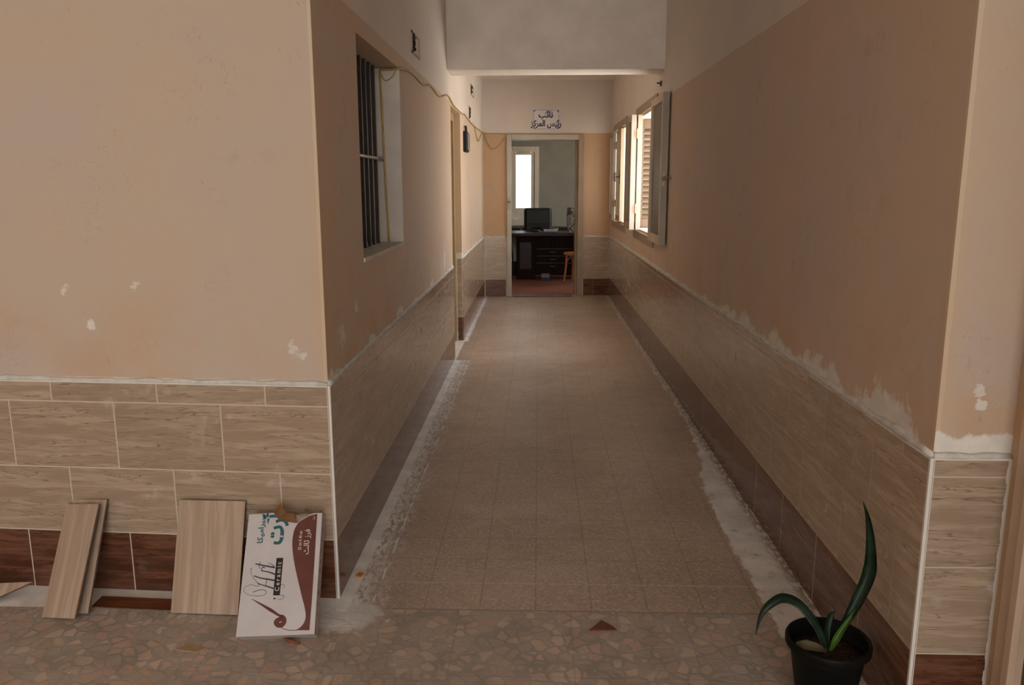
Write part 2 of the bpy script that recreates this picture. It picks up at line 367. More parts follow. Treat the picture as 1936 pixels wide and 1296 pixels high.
def glass(name):
    g = G(name, .03, .5); g.col((.9, .95, .95, 1)); t = g.t
    tr = t.nodes.new('ShaderNodeBsdfTransparent'); tr.inputs[0].default_value = (.93, .96, .95, 1); gl = t.nodes.new('ShaderNodeBsdfGlossy'); gl.inputs[1].default_value = .28; gl.inputs[0].default_value = (.55, .55, .55, 1)
    fr = t.nodes.new('ShaderNodeFresnel'); fr.inputs[0].default_value = 1.5
    mx = t.nodes.new('ShaderNodeMixShader'); t.links.new(fr.outputs[0], mx.inputs[0]); t.links.new(tr.outputs[0], mx.inputs[1]); t.links.new(gl.outputs[0], mx.inputs[2])
    df = t.nodes.new('ShaderNodeBsdfDiffuse'); df.inputs[0].default_value = (.42, .37, .31, 1); m2 = t.nodes.new('ShaderNodeMixShader'); m2.inputs[0].default_value = .35
    t.links.new(mx.outputs[0], m2.inputs[1]); t.links.new(df.outputs[0], m2.inputs[2])          # film of dust
    t.links.new(m2.outputs[0], t.nodes['Material Output'].inputs[0]); return g.m

M = dict(
    floor=floor_mat(),
    ceil=plain('ceiling whitewash', (.80, .75, .69, 1), .8, .2, .06, 3),
    beam=plain('beam whitewash', (.80, .75, .705, 1), .8, .2, .06, 4),
    cream=wood_paint('cream window paint', (.62, .53, .42, 1)),
    brownframe=wood_paint('drab frame paint', (.36, .27, .185, 1), amt=.4),
    white=wood_paint('white leaf edge paint', (.42, .365, .31, 1), (.42, .22, .13, 1), .35),
    doorframe=wood_paint('grey door frame paint', (.50, .47, .40, 1), (.25, .18, .11, 1), .45),
    ochre=wood_paint('ochre door paint', (.40, .28, .13, 1), amt=.4),
    reveal=plain('reveal whitewash', (.64, .585, .53, 1), .8, .2, .07, 8),
    iron=plain('dark iron', (.035, .022, .016, 1), .5, .4, .2, 30),
    steel=plain('dull steel', (.32, .28, .23, 1), .4, .5, .15, 30, .6),
    black=plain('black plastic', (.008, .008, .008, 1), .45, .25, .15, 20),
    hinge=plain('rusty pink hinge paint', (.55, .33, .23, 1), .5, .4, .2, 40),
    dark=plain('dark recess', (.045, .033, .024, 1), .8, .2, .2, 20),
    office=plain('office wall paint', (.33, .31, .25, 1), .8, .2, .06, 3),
    carpet=plain('red brown carpet', (.30, .125, .085, 1), .9, .1, .15, 60),
    mahog=wood('dark mahogany', (.030, .009, .007, 1), (.060, .018, .013, 1), .35, 'x', .2),
    mahog2=wood('dark mahogany panel', (.014, .006, .005, 1), (.026, .010, .008, 1), .5, 'z', .08),
    bent=wood('honey bentwood', (.42, .165, .055, 1), (.55, .235, .085, 1), .3),
    leather=plain('black leather', (.010, .010, .009, 1), .45, .4, .2, 40),
    cable=plain('yellow flex', (.46, .33, .10, 1), .5, .4, .15, 20),
    shutter=wood_paint('brown shutter paint', (.14, .098, .066, 1), amt=.3),
    glass=glass('window glass'),
)

# ------------------------------------------------------------------ setting: shell
HC = 3.25                                            # foyer / near ceiling
bm = B(); prism(bm, [(-4.2,-4.65),(3.75,-4.65),(3.75,2.25),(1.29,2.25),(1.26,YE1+.13),(XL-.3,YE0+.12),(-3.2,YE0+.12),(-3.2,3.0),(-4.2,3.0)], -.1, 0); struct(emit_mesh('floor', bm, M['floor']))
bm = B(); box(bm, (-2.2, YE0+.12, -.1), (2.6, 15.6, -.002)); struct(emit_mesh('floor_office', bm, M['carpet']))
bm = B(); prism(bm, [(-4.2,-4.65),(3.75,-4.65),(3.75,2.25),(1.29,2.25),(1.28,7.05),(-3.2,7.05),(-3.2,3.0),(-4.2,3.0)], HC, HC+.1); struct(emit_mesh('ceiling', bm, M['ceil']))
bm = B(); prism(bm, [(-3.2,6.95),(1.28,6.95),(1.26,11.1),(2.45,11.1),(2.45,15.6),(-3.2,15.6)], 2.87, 2.97); struct(emit_mesh('ceiling_rear', bm, M['ceil']))
bm = B(); box(bm, (XL-.05, 6.80, 2.415), (1.05, 7.14, HC+.05)); struct(emit_mesh('ceiling_beam', bm, M['beam'], bevel=.012))

# left corridor wall: barred window and a doorway
WIN1 = (3.43-YL, 4.46-YL, 1.195, 2.115); DOOR1 = (7.02-YL, 7.86-YL, -.01, 2.165)
m = wall_paint('left corridor wall paint', cap=.006, cap_amp=.016, ragged=lambda g, x, y, z: g.mul(g.step(g.noise(g.xyz(0, y, 0), 2.2, 4, .6), .48, .7), .08), corner=(XL, YL), blobs=((XL, 3.0, .95, .05), (XL, 3.25, 1.02, .03), (XL, 6.4, .95, .10)))
bm = wall_mesh(*LW, (1,0,0), .26, 0, HC, [WIN1, DOOR1], (False, True))
for v in bm.verts:
    if v.co.y < YL+.01 and v.co.x < XL-.1: v.co.y += .12          # keep the hidden rear edge behind the front wall
struct(emit_mesh('wall_left', bm, m))
# left front wall
m = wall_paint('left front wall paint', peach=(.55, .445, .355, 1), two_tone=False, cap=.020, cap_amp=.010, corner=(XL, YL), blobs=((-.86, 2.77, .94, .022), (-.83, 2.77, .92, .015), (-1.42, 2.80, 1.16, .016), (-1.68, 2.81, 1.14, .02), (-1.6, 2.81, 1.02, .02)))
bm = wall_mesh(FL[0], FL[1], (-math.sin(FA), -math.cos(FA), 0), .2, 0, HC, (), (False, True))
for v in bm.verts:
    if v.co.x > XL-.05 and v.co.y > YL+.05: v.co += FLd*.12
struct(emit_mesh('wall_front_left', bm, m))
# right corridor wall: two windows
WN = (7.16, 8.50, 1.04, 2.19); WF = (9.42, 10.90, 1.04, 2.19)
sr = (RW[1]-RW[0]).length/(YE1-YR)
hr = [((a-YR)*sr, (b-YR)*sr, c, d) for a, b, c, d in (WN, WF)]
m = wall_paint('right corridor wall paint', peach=(.63, .482, .37, 1), cap=.008, cap_amp=.014, ragged=lambda g, x, y, z: g.mul(g.step(g.noise(g.xyz(0, y, g.mul(z, .8)), 3.2, 5, .65), .32, .66), g.add(g.step(y, 6.0, 2.5, .03, .135), g.mul(g.lt(y, 2.16), -.05))), corner=(XR0, YR), soft=.04)
struct(emit_mesh('wall_right', wall_mesh(*RW, (-1,0,0), .24, 0, HC, hr, (False, True)), m))
# right front pier and its return
m = wall_paint('right pier paint', peach=(.55, .43, .33, 1), two_tone=False, cap=.066, cap_amp=.045, damp=.2, corner=(XR0, YR), blobs=((1.12, YR, .99, .018), (1.13, YR, .955, .016), (1.12, YR, 1.04, .01)))
struct(emit_mesh('wall_front_right', wall_mesh(FR[0], FR[1], (0,-1,0), .2, 0, HC, (), (False, True)), m))
m2 = wall_paint('right return paint', peach=(.60, .43, .29, 1), two_tone=False, cap=-.9)
struct(emit_mesh('wall_right_return', wall_mesh(Vector((1.2221, YR+.2, 0)), Vector((1.2221, .6, 0)), (-1,0,0), .2, 0, HC, [(.27, 1.2, -.01, 2.3)]), m2))
# end wall with the office doorway
d = (EW[1]-EW[0]).normalized()
def ue(x): return (x-XL)/d.x
m = wall_paint('end wall paint', peach=(.58, .375, .225, 1), cap=.012, cap_amp=.03)
struct(emit_mesh('wall_end', wall_mesh(*EW, (d.y, -d.x, 0), .14, 0, 2.9, [(ue(-.40), ue(.575), -.01, 2.14)], (True, True)), m))
# enclosing walls
def slab(name, lo, hi, mat): bm = B(); box(bm, lo, hi); return struct(emit_mesh(name, bm, mat))
pk = wall_paint('foyer paint', two_tone=False, cap=-.9)
slab('wall_foyer_left', (-4.2, -4.65, 0), (-4.05, 3.0, HC), pk); slab('wall_foyer_right', (3.6, -4.65, 0), (3.75, 2.3, HC), pk)
slab('wall_foyer_rear', (1.42, 2.1, 0), (3.7, 2.25, HC), pk)
slab('wall_entrance_left', (-4.2, -4.65, 0), (-1.4, -4.5, HC), pk); slab('wall_entrance_right', (1.9, -4.65, 0), (3.75, -4.5, HC), pk)  # unseen; opening between them narrowed to cut the light on the front wall
slab('wall_side_room_far', (-3.2, 3.0, 0), (-3.05, 8.6, HC), M['office']); slab('wall_side_room_rear', (-3.2, 8.45, 0), (-1.0, 8.6, HC), M['office'])
slab('wall_side_room_divider', (-3.05, 6.35, 0), (-1.0, 6.45, HC), M['office'])
slab('wall_office_left', (-2.2, YE0+.0, 0), (-2.05, 15.6, 2.9), M['office']); struct(emit_mesh('wall_office_right', wall_mesh(Vector((2.3, YE1+.12, 0)), Vector((2.3, 15.6, 0)), (-1,0,0), .15, 0, 2.9, [(1.35, 2.45, 1.1, 2.2)]), M['office']))  # hole in the right wall is an invented, unseen opening that brightens the office
slab('wall_office_front_left', (-2.1, YE0, 0), (XL-.27, YE0+.14, 2.9), M['office']); slab('wall_office_front_right', (1.23, YE1, 0), (2.4, YE1+.14, 2.9), M['office'])
struct(emit_mesh('wall_office_back', wall_mesh(Vector((-2.1, 15.2, 0)), Vector((2.35, 15.2, 0)), (0,-1,0), .2, 0, 2.9, [(2.1-.50, 2.1-.04, .87, 2.11)]), M['office']))

# tile dado, one panel per wall
def dado(name, p0, p1, n, mat, t0=0, t1=None, z0=0.0, z1=ZT):
    d = (p1-p0).normalized(); n = Vector(n).normalized(); L = (p1-p0).length if t1 is None else t1
    bm = wall_mesh(p0 + d*t0 + n*TH, p0 + d*L + n*TH, n, TH-.0005, z0, z1)
    uvl = bm.loops.layers.uv.active
    for f in bm.faces:
        for l in f.loops: l[uvl].uv = (l[uvl].uv.x + t0, l[uvl].uv.y)
    return struct(emit_mesh(name, bm, mat))
dado('trim_1', FL[0], FL[1], (-math.sin(FA), -math.cos(FA), 0), tile_mat('front dado tiles', .228, .3964, .190, .38, joint=(.56, .50, .43, 1), dust=.3, edge_u=.002, tone=.82), 0)
dado('trim_2', LW[0], LW[1], (1,0,0), tile_mat('left corridor dado tiles', .2, .42, .215, .3, joint=(.46, .385, .31, 1), jw=.0019, dust=.22), -.0095, 7.01-YL)
dado('trim_3', LW[0], LW[1], (1,0,0), tile_mat('left far dado tiles', .2, .42, .215, .3, joint=(.46, .385, .31, 1), jw=.0019, edge_u=-1), 7.87-YL, YE0-YL-.006)
dado('trim_4', RW[0], RW[1], (-1,0,0), tile_mat('right dado tiles', .146, .337, .138, .34, z1=.768, joint=(.46, .385, .31, 1), jw=.0019, dust=.22), -.0095, RW[0].__sub__(RW[1]).length-.006)
dado('trim_5', FR[0], FR[1], (0,-1,0), tile_mat('pier dado tiles', .6, .62, .6, .6, z1=.762, joint=(.52, .48, .42, 1), jw=.0018, tone=.82, dust=.9, edge_u=.002, white_u=((.188, .5),)), 0, .198)
me_ = tile_mat('end dado tiles', .1, .27, .30, .3, joint=(.36, .29, .22, 1), jw=.0012, edge_u=.014, dust=.1)
dado('trim_6', EW[0], EW[1], (d.y, -d.x, 0), me_, .006, ue(-.445))
dado('trim_7', EW[0], EW[1], (d.y, -d.x, 0), me_, ue(.62), ue(XR1)-.006)
dado('trim_8', Vector((XL, 7.861, 0)), Vector((XL-.12, 7.861, 0)), (0,-1,0), tile_mat('jamb dado tiles', .3, .3, .3, .3, joint=(.4, .33, .26, 1), edge_u=-1, white_u=((.045, .2),)), 0, .056)
# plaster fillet on top of the tiles
def fillet(name, p0, p1, n, amp, seed):
    rnd = random.Random(seed); d = (p1-p0).normalized(); n = Vector(n).normalized(); L = (p1-p0).length; k = max(6, int(L/.06)); bm = B(); prev = None
    for i in range(k+1):
        o = p0 + d*(L*i/k); h = .012 + amp*rnd.random(); w = TH*(.75+.6*rnd.random())
        r = [bm.verts.new(o + Vector((0,0,ZT-.001)) - n*.003), bm.verts.new(o + Vector((0,0,ZT-.001)) + n*w), bm.verts.new(o + Vector((0,0,ZT+h*.5)) + n*w*.6), bm.verts.new(o + Vector((0,0,ZT+h)) - n*.003)]
        if prev:
            for a in range(4): bm.faces.new((prev[a], r[a], r[(a+1) % 4], prev[(a+1) % 4]))
        else: bm.faces.new(r)
        prev = r
    bm.faces.new(prev[::-1]); bmesh.ops.recalc_face_normals(bm, faces=bm.faces)
    g = M.get('fillet') or plain('plaster fillet', (.63, .61, .57, 1), .85, .15, .12, 25); M['fillet'] = g
    struct(emit_mesh(name, bm, g, smooth=True))
fillet('trim_9', FL[0], FL[1], (-math.sin(FA), -math.cos(FA), 0), .012, 1)
fillet('trim_10', LW[0], Vector((XL, 7.0, 0)), (1,0,0), .010, 2)
fillet('trim_11', Vector((XL, 7.88, 0)), LW[1], (1,0,0), .008, 3)
fillet('trim_12', RW[0], RW[1], (-1,0,0), .02, 4)
fillet('trim_13', FR[0], FR[0]+Vector((.195,0,0)), (0,-1,0), .006, 5)
fillet('trim_14', EW[0], EW[0]+d*ue(-.43), (d.y,-d.x,0), .02, 6)
fillet('trim_15', EW[0]+d*ue(.61), EW[1], (d.y,-d.x,0), .015, 7)

# ------------------------------------------------------------------ window_1: barred opening in the left wall
w1 = thing('window_1', 'barred window opening in the left wall with white reveal', 'window', (0,0,0), kind='structure')
bm = B(); box(bm, (XL-.150, 4.447, 1.20), (XL+.004, 4.462, 2.112)); emit_mesh('reveal_panel', bm, M['reveal'], w1)
bm = B(); box(bm, (XL-.258, 3.432, 1.185), (XL+.006, 4.462, 1.203)); emit_mesh('window_sill', bm, M['reveal'], w1)
for k in range(8):
    y = 3.575+.108*k
    bm = B(); box(bm, (XL-.122, y-.008, 1.203), (XL-.106, y+.008, 2.112)); o = emit_mesh('window_bar', bm, M['iron'], w1)
bm = B(); tube(bm, [(XL-.098, 3.44, 1.645), (XL-.098, 4.446, 1.645)], .009, 10); o = emit_mesh('cross_rod', bm, M['steel'], w1, True); o['label'] = 'dull steel cross rod'
bm = B(); box(bm, (XL-.25, 3.44, 1.21), (XL-.215, 3.98, 2.105)); box(bm, (XL-.255, 4.40, 1.203), (XL-.151, 4.461, 2.112)); emit_mesh('shutter', bm, M['iron'], w1)  # second box is a dark block standing in for the darkness beyond the reveal

# ------------------------------------------------------------------ door_1: closed side door in the left wall
d1 = thing('door_1', 'ochre wooden side door set back in the left wall', 'door', (0,0,0), kind='structure')
bm = B()
box(bm, (XL-.20, 7.80, 0), (XL-.058, 7.86, 2.16)); box(bm, (XL-.20, 7.02, 0), (XL-.058, 7.08, 2.16)); box(bm, (XL-.20, 7.08, 2.09), (XL-.058, 7.80, 2.16))
emit_mesh('door_frame', bm, M['ochre'], d1, bevel=.004)
bm = B(); box(bm, (XL-.185, 7.082, .01), (XL-.145, 7.798, 2.088))
for z0, z1 in ((.2, .95), (1.1, 1.95)): box(bm, (XL-.146, 7.2, z0), (XL-.138, 7.68, z1))
emit_mesh('door_leaf', bm, M['ochre'], d1, bevel=.004)
bm = B(); tube(bm, [(XL-.145, 7.15, 1.02), (XL-.10, 7.15, 1.02), (XL-.095, 7.26, 1.02)], .009); emit_mesh('door_handle', bm, M['steel'], d1, True)

# ------------------------------------------------------------------ door_2: office doorway frame in the end wall
ang = math.atan2(d.y, d.x)
d2 = thing('door_2', 'grey painted frame of the open office doorway', 'door', (EW[0]+d*ue(-.43)).to_tuple(), ang, kind='structure')
wd = (.605+.43)/d.x
bm = B(); box(bm, (0, -.03, 0), (.062, .17, 2.17)); emit_mesh('jamb', bm, M['doorframe'], d2, bevel=.004)
bm = B(); box(bm, (wd-.075, -.03, 0), (wd, .17, 2.17)); box(bm, (wd-.095, .04, 0), (wd-.075, .17, 2.10)); emit_mesh('jamb', bm, M['brownframe'], d2, bevel=.004)
bm = B(); box(bm, (.062, -.03, 2.10), (wd-.075, .17, 2.17)); emit_mesh('door_head', bm, M['doorframe'], d2, bevel=.004)
bm = B(); box(bm, (.012, -.042, 1.18), (.052, -.03, 1.34)); lathe(bm, [(.02, 0), (.022, .01), (.012, .03)], (.03, -.05, 1.27), 12); emit_mesh('lock_plate', bm, M['steel'], d2)
# door_3: frame at the right edge of the photo
d3 = thing('door_3', 'worn pinkish door frame at the right edge beside the pier', 'door', (0,0,0), kind='structure')
bm = B(); box(bm, (1.205, 1.92, 0), (1.245, 1.985, 2.32)); box(bm, (1.195, 1.90, 0), (1.215, 1.93, 2.32)); emit_mesh('jamb', bm, wood_paint('pinkish frame paint', (.56, .42, .32, 1), (.62, .58, .52, 1), .5), d3, bevel=.003)
bm = B(); box(bm, (1.26, 1.05, .005), (1.30, 1.97, 2.30)); emit_mesh('door_leaf', bm, M['brownframe'], d3, bevel=.003)
bm = B(); box(bm, (1.205, 1.04, 2.28), (1.245, 1.92, 2.33)); emit_mesh('door_head', bm, M['brownframe'], d3)

# ------------------------------------------------------------------ windows in the right wall
def leaf(root, name, p, q, x0, x1, z0, z1, mat, edge_mat, glazed=True, turn=0):
    """glazed casement leaf lying along y from p to q, thickness x0..x1; hinge end is p; turn swings it about the p edge"""
    s = 1 if q > p else -1; L = abs(q-p); st = .052
    mt = Matrix.Translation((x0, p, 0)) @ Matrix.Rotation(turn, 4, 'Z')
    t = x1-x0; Y = lambda a: a*s
    def bx(bm, xa, xb, ya, yb, za, zb): box(bm, (xa, min(Y(ya), Y(yb)), za), (xb, max(Y(ya), Y(yb)), zb), mt)
    bm = B(); bx(bm, 0, t, .006, st, z0, z1); bx(bm, 0, t, L-st, L, z0, z1); bx(bm, 0, t, st, L-st, z0, z0+.07); bx(bm, 0, t, st, L-st, z1-.06, z1)
    o = emit_mesh(name, bm, mat, root, bevel=.003)
    bm = B(); bx(bm, t*.4, t*.55, st-.005, L-st+.005, z0+.065, z1-.055); g = emit_mesh('glass_pane', bm, M['glass'], o)
    bm = B(); bx(bm, 0, t, 0, .006, z0, z1); emit_mesh('leaf_edge', bm, edge_mat, o)
    return o
def louver(root, y0, y1, x, z0, z1, mat):
    bm = B(); st = .055 if y1-y0 > .3 else .04; t = .035
    for a, b in ((y0, y0+st), (y1-st, y1)): box(bm, (x, a, z0), (x+t, b, z1))
    for a, b in ((z0, z0+.08), (z1-.08, z1)): box(bm, (x, y0+st, a), (x+t, y1-st, b))
    o = emit_mesh('louvered_shutter', bm, mat, root, bevel=.003)
    n = int((z1-z0-.16)/.055); bm = B()
    for k in range(n):
        zc = z0+.08+(k+.5)*(z1-z0-.16)/n
        mt = Matrix.Translation((x+t/2, 0, zc)) @ Matrix.Rotation(math.radians(40), 4, 'Y')
        box(bm, (-.028, y0+st-.004, -.005), (.028, y1-st+.004, .005), mt)
    emit_mesh('slats', bm, mat, o); return o
def casing(root, W_, mat):
    y0, y1, z0, z1 = W_; bm = B(); e = .002
    xa, xb = xr(y0)-.014, xr(y0)+.10
    w = .07
    for a, b, c, dd in ((y0-w, y0+.012, z0-w, z1+w), (y1-.012, y1+w, z0-w, z1+w), (y0+.012, y1-.012, z1-.012, z1+w), (y0+.012, y1-.012, z0-w, z0+.012)):
        box(bm, (xr(y0)-.016, a, c), (xr(y0)+.004, b, dd))
    o = emit_mesh('casing', bm, mat, root, bevel=.003)
    bm = B(); t = .035
    for a, b, c, dd in ((y0+e, y0+t, z0+e, z1-e), (y1-t, y1-e, z0+e, z1-e), (y0+t, y1-t, z1-t, z1-e), (y0+t, y1-t, z0+e, z0+t)):
        box(bm, (xr(y0)+.004, a, c), (xr(y0)+.20, b, dd))
    emit_mesh('frame', bm, M['cream'], root)
def hinges(parent, x0, x1, y, zs):
    for z in zs:
        bm = B(); tube(bm, [((x0+x1)/2, y-.004, z-.045), ((x0+x1)/2, y-.004, z+.045)], .007); box(bm, (x0-.016, y-.003, z-.03), (x1+.016, y, z+.03)); emit_mesh('hinge', bm, M['hinge'], parent)

w2 = thing('window_2', 'near wooden window in the right wall with cream leaves folded open', 'window', kind='structure')
casing(w2, WN, M['brownframe']); X = xr(8.05)
a = leaf(w2, 'casement_leaf', 8.05, 8.47, X-.047, X-.003, 1.075, 2.165, M['brownframe'], M['white'])
b = leaf(w2, 'casement_leaf', 8.05, 8.45, X-.108, X-.062, 1.075, 2.165, M['brownframe'], M['white'])
hinges(b, X-.062, X-.047, 8.05, (1.28, 1.99))
X = xr(6.8)
c_ = leaf(w2, 'casement_leaf', 6.42, 7.10, X-.060, X-.012, 1.04, 2.20, M['cream'], M['white'], turn=.0)
bm = B(); box(bm, (X-.052, 6.416, 1.50), (X-.028, 6.421, 1.60)); lathe(bm, [(.008, 0), (.008, .03)], (X-.04, 6.41, 1.54), 8); o = emit_mesh('bolt', bm, M['steel'], c_)
lv = louver(w2, 0, .19, 0, 1.085, 2.145, M['shutter']); lv.location = (1.012, 8.435, 0); lv.rotation_euler = (0, 0, -math.pi/2)

w3 = thing('window_3', 'far wooden window in the right wall next to the end wall', 'window', kind='structure')
casing(w3, WF, M['brownframe']); X = xr(10.4)
a = leaf(w3, 'casement_leaf', 10.42, 10.82, X-.066, X-.022, 1.075, 2.165, M['brownframe'], M['white'])
b = leaf(w3, 'casement_leaf', 10.40, 9.86, X-.02, X+.022, 1.075, 2.165, M['brownframe'], M['brownframe'])
hinges(a, X-.022, X-.010, 10.42, (1.28, 1.99))
bm = B(); tube(bm, [(X-.02, 9.89, 1.60), (X-.075, 9.89, 1.60)], .010); tube(bm, [(X-.075, 9.89, 1.655), (X-.082, 9.89, 1.60), (X-.075, 9.89, 1.545)], [.008, .013, .008]); box(bm, (X-.026, 9.872, 1.52), (X-.02, 9.908, 1.68)); emit_mesh('window_handle', bm, M['iron'], b)
lv = louver(w3, -.02, .50, 0, 1.08, 2.15, M['cream']); lv.location = (xr(10)+.235, 10.87, 0); lv.rotation_euler = (0, 0, -math.radians(100))

# hook and nail on the right wall
bm = B(); X = xr(6.28); tube(bm, [(X+.004, 6.28, 1.56), (X-.035, 6.28, 1.56), (X-.05, 6.28, 1.545), (X-.05, 6.28, 1.575)], .007); box(bm, (X-.006, 6.255, 1.53), (X+.002, 6.305, 1.59))
tag(emit_mesh('wall_hook', bm, M['steel']), 'small steel stay hook on the right wall before the near window leaf', 'hook')
bm = B(); X = xr(6.95); tube(bm, [(X+.004, 6.95, 2.32), (X-.04, 6.95, 2.325)], .006); box(bm, (X-.012, 6.93, 2.30), (X+.002, 6.97, 2.34))
tag(emit_mesh('nail', bm, M['iron']), 'dark nail stub in the right wall above the near window', 'nail')

# ------------------------------------------------------------------ window_4: office window
w4 = thing('window_4', 'bright narrow window with cream frame in the office back wall', 'window', kind='structure')
bm = B(); y = 15.2
for a, b, c, e in ((-.56, -.485, .78, 2.20), (-.075, .0, .78, 2.20), (-.485, -.075, 2.10, 2.20), (-.485, -.075, .78, .90)): box(bm, (a, y-.03, c), (b, y+.02, e))
M['pale'] = wood_paint('pale office window paint', (.80, .70, .57, 1), amt=.3)
emit_mesh('casing', bm, M['pale'], w4, bevel=.006)
bm = B()
for a, b, c, e in ((-.487, -.42, .90, 2.10), (-.14, -.073, .90, 2.10), (-.42, -.14, 2.05, 2.10), (-.42, -.14, .90, 1.09)): box(bm, (a, y-.012, c), (b, y+.035, e))
o = emit_mesh('sash', bm, M['pale'], w4, bevel=.008)
bm = B(); box(bm, (-.425, y+.008, 1.085), (-.135, y+.012, 2.055)); emit_mesh('glass_pane', bm, M['glass'], o)
bm = B(); box(bm, (-.57, y-.05, .765), (.01, y+.0, .785)); emit_mesh('window_sill', bm, M['cream'], w4)

# ------------------------------------------------------------------ things on the walls
sg = thing('door_sign', 'white paper sign with blue frame and Arabic lettering above the office doorway', 'sign')
sg.matrix_world = Matrix.Translation(EW[0] + d*ue(.0955) + Vector((0,0,2.364)) + Vector((d.y,-d.x,0))*.003) @ Matrix.Rotation(ang, 4, 'Z') @ Matrix.Rotation(math.pi/2, 4, 'X')
SW, SH = .385, .285
bm = B(); box(bm, (-SW/2, -SH/2, -.002), (SW/2, SH/2, .001)); emit_mesh('sheet', bm, plain('sign paper', (.74, .70, .70, 1), .6, .3, .03, 6), sg)
BLU = plain('sign blue ink', (.035, .04, .13, 1), .6, .3, .05, 10); BLD = plain('sign border ink', (.13, .10, .20, 1), .6, .3, .1, 30)
bm = B(); mt = Matrix.Translation((0,0,.0014))
text_into(bm, '\uFE90\uFE8B\uFE8E\uFEE7', .105, Matrix.Translation((-.005, .058, .0014)), offset=.0042, sx=.95)
text_into(bm, '\uFEB0\uFEDB\uFEAE\uFEE4\uFEDF\uFE8D \uFEB2\uFEF4\uFE8B\uFEAD', .105, Matrix.Translation((0, -.055, .0014)), offset=.0042, sx=.80)
o = emit_mesh('lettering', bm, BLU, sg); o['label'] = 'dark blue Arabic lettering'
bm = B(); hx, hy, cr = SW/2-.020, SH/2-.020, .058; w = .0045
for sx, sy in ((1,1),(-1,1),(-1,-1),(1,-1)):
    arc = [(sx*(hx-cr*math.sin(t)), sy*(hy-cr*(1-math.sin(t))*0-cr*math.cos(t))) for t in [k*math.pi/2/8 for k in range(9)]]
    pts = [(sx*(hx-cr+cr*math.cos(t)), sy*(hy-cr+cr*math.sin(t))) for t in [k*math.pi/2/8 for k in range(9)]]
    poly = pts + [(sx*hx, sy*hy)]
    if sx*sy < 0: poly = poly[::-1]
    prism(bm, [(x*.985, y*.985) for x, y in poly], .0010, .0018)
for a, b, c, e in ((-hx+cr, hx-cr, hy-w, hy), (-hx+cr, hx-cr, -hy, -hy+w), (-hx, -hx+w, -hy+cr, hy-cr), (hx-w, hx, -hy+cr, hy-cr)): box(bm, (a, c, .001), (b, e, .0018))
for a, b, c, e in ((-SW/2+.006, SW/2-.006, SH/2-.009, SH/2-.007), (-SW/2+.006, SW/2-.006, -SH/2+.007, -SH/2+.009), (-SW/2+.006, -SW/2+.008, -SH/2+.007, SH/2-.007), (SW/2-.008, SW/2-.006, -SH/2+.007, SH/2-.007)): box(bm, (a, c, .001), (b, e, .0015))
box(bm, (0, hy-.016, .001), (.085, hy-.012, .0016))
emit_mesh('border', bm, BLD, sg)

def wall_box(label, yc, zc, w, h, lid, group='gaping junction boxes high on the left wall'):
    t = thing('junction_box', label, 'junction box', (XL, yc, zc))
    bm = B(); rim = .014; rnd = random.Random(int(yc*100))
    for a, b, c, e in ((-w/2, w/2, h/2-rim, h/2), (-w/2, w/2, -h/2, -h/2+rim), (-w/2, -w/2+rim, -h/2, h/2), (w/2-rim, w/2, -h/2, h/2)): box(bm, (-.002, a, c), (.006, b, e))
    emit_mesh('rim', bm, plain('chipped box rim', (.46, .38, .32, 1), .8, .2, .3, 60), t)
    bm = B(); box(bm, (-.0015, -w/2+rim, -h/2+rim), (.0015, w/2-rim, h/2-rim)); emit_mesh('cover', bm, M['reveal'] if lid else plain('box cavity', (.40, .33, .27, 1), .8, .2, .3, 30), t)
    bm = B(); pts = [(.002, -w/2+.02+.02*rnd.random(), -h/2+.02+(h-.04)*k/14) for k in range(15)]
    tube(bm, pts, [.012+.012*rnd.random() for _ in pts], 6); emit_mesh('torn_edge', bm, M['dark'], t)
wall_box('gaping rough edged junction box above the barred window', 5.08, 2.328, .30, .125, True)
wall_box('narrow junction box low by the paint line beyond the beam', 8.90, 2.265, .13, .13, True)
wall_box('junction box high on the left wall nearest the end wall', 9.32, 2.53, .42, .115, True)

t = thing('meter_box', 'dark electric meter box beside the side door on left wall', 'meter box', (XL, 8.28, 1.93))
bm = B(); box(bm, (0, -.13, -.10), (.038, .13, .10)); emit_mesh('case', bm, M['black'], t, bevel=.01)
bm = B(); box(bm, (.038, -.09, -.08), (.048, .115, .085)); emit_mesh('cover', bm, plain('grey meter cover', (.22, .20, .18, 1), .35, .5, .1, 20), t, bevel=.006)
bm = B(); tube(bm, [(.025, -.1, .10), (.02, -.1, .15)], .01); emit_mesh('conduit', bm, M['dark'], t, True)
bm = B(); tube(bm, [(.025, -.02, .10), (.02, -.02, .15)], .01); emit_mesh('conduit', bm, M['dark'], t, True)

# yellow cable: down the window reveal, along the paint line, sagging before the door frame
c1 = [(XL-.075, 4.440, 1.205), (XL-.078, 4.438, 1.32), (XL-.088, 4.440, 1.65), (XL-.092, 4.440, 1.92), (XL-.098, 4.440, 2.10)]
bm = B(); tube(bm, smooth_path(c1, 5), .006, 6)
c2 = [(XL-.098, 4.44, 2.104), (XL-.03, 4.44, 2.106), (XL+.009, 4.47, 2.115), (XL+.008, 4.87, 2.145), (XL+.007, 5.38, 2.135), (XL+.008, 5.72, 2.17), (XL+.007, 6.2, 2.15), (XL+.008, 6.75, 2.215), (XL+.008, 7.1, 2.19), (XL+.007, 7.35, 2.18), (XL+.007, 8.05, 2.18), (XL+.007, 8.3, 2.195), (XL+.007, 8.9, 2.172), (XL+.007, 9.4, 2.165), (XL+.007, 9.9, 2.17), (XL+.012, 11.04, 2.185)]
tube(bm, smooth_path(c2, 4), .006, 6)
def pe(x, z, o=.010): return EW[0] + d*ue(x) + Vector((0,0,z)) + Vector((d.y,-d.x,0))*o
tube(bm, smooth_path([pe(-.728, 2.186), pe(-.59, 2.178), pe(-.44, 2.175)], 4), .005, 6)
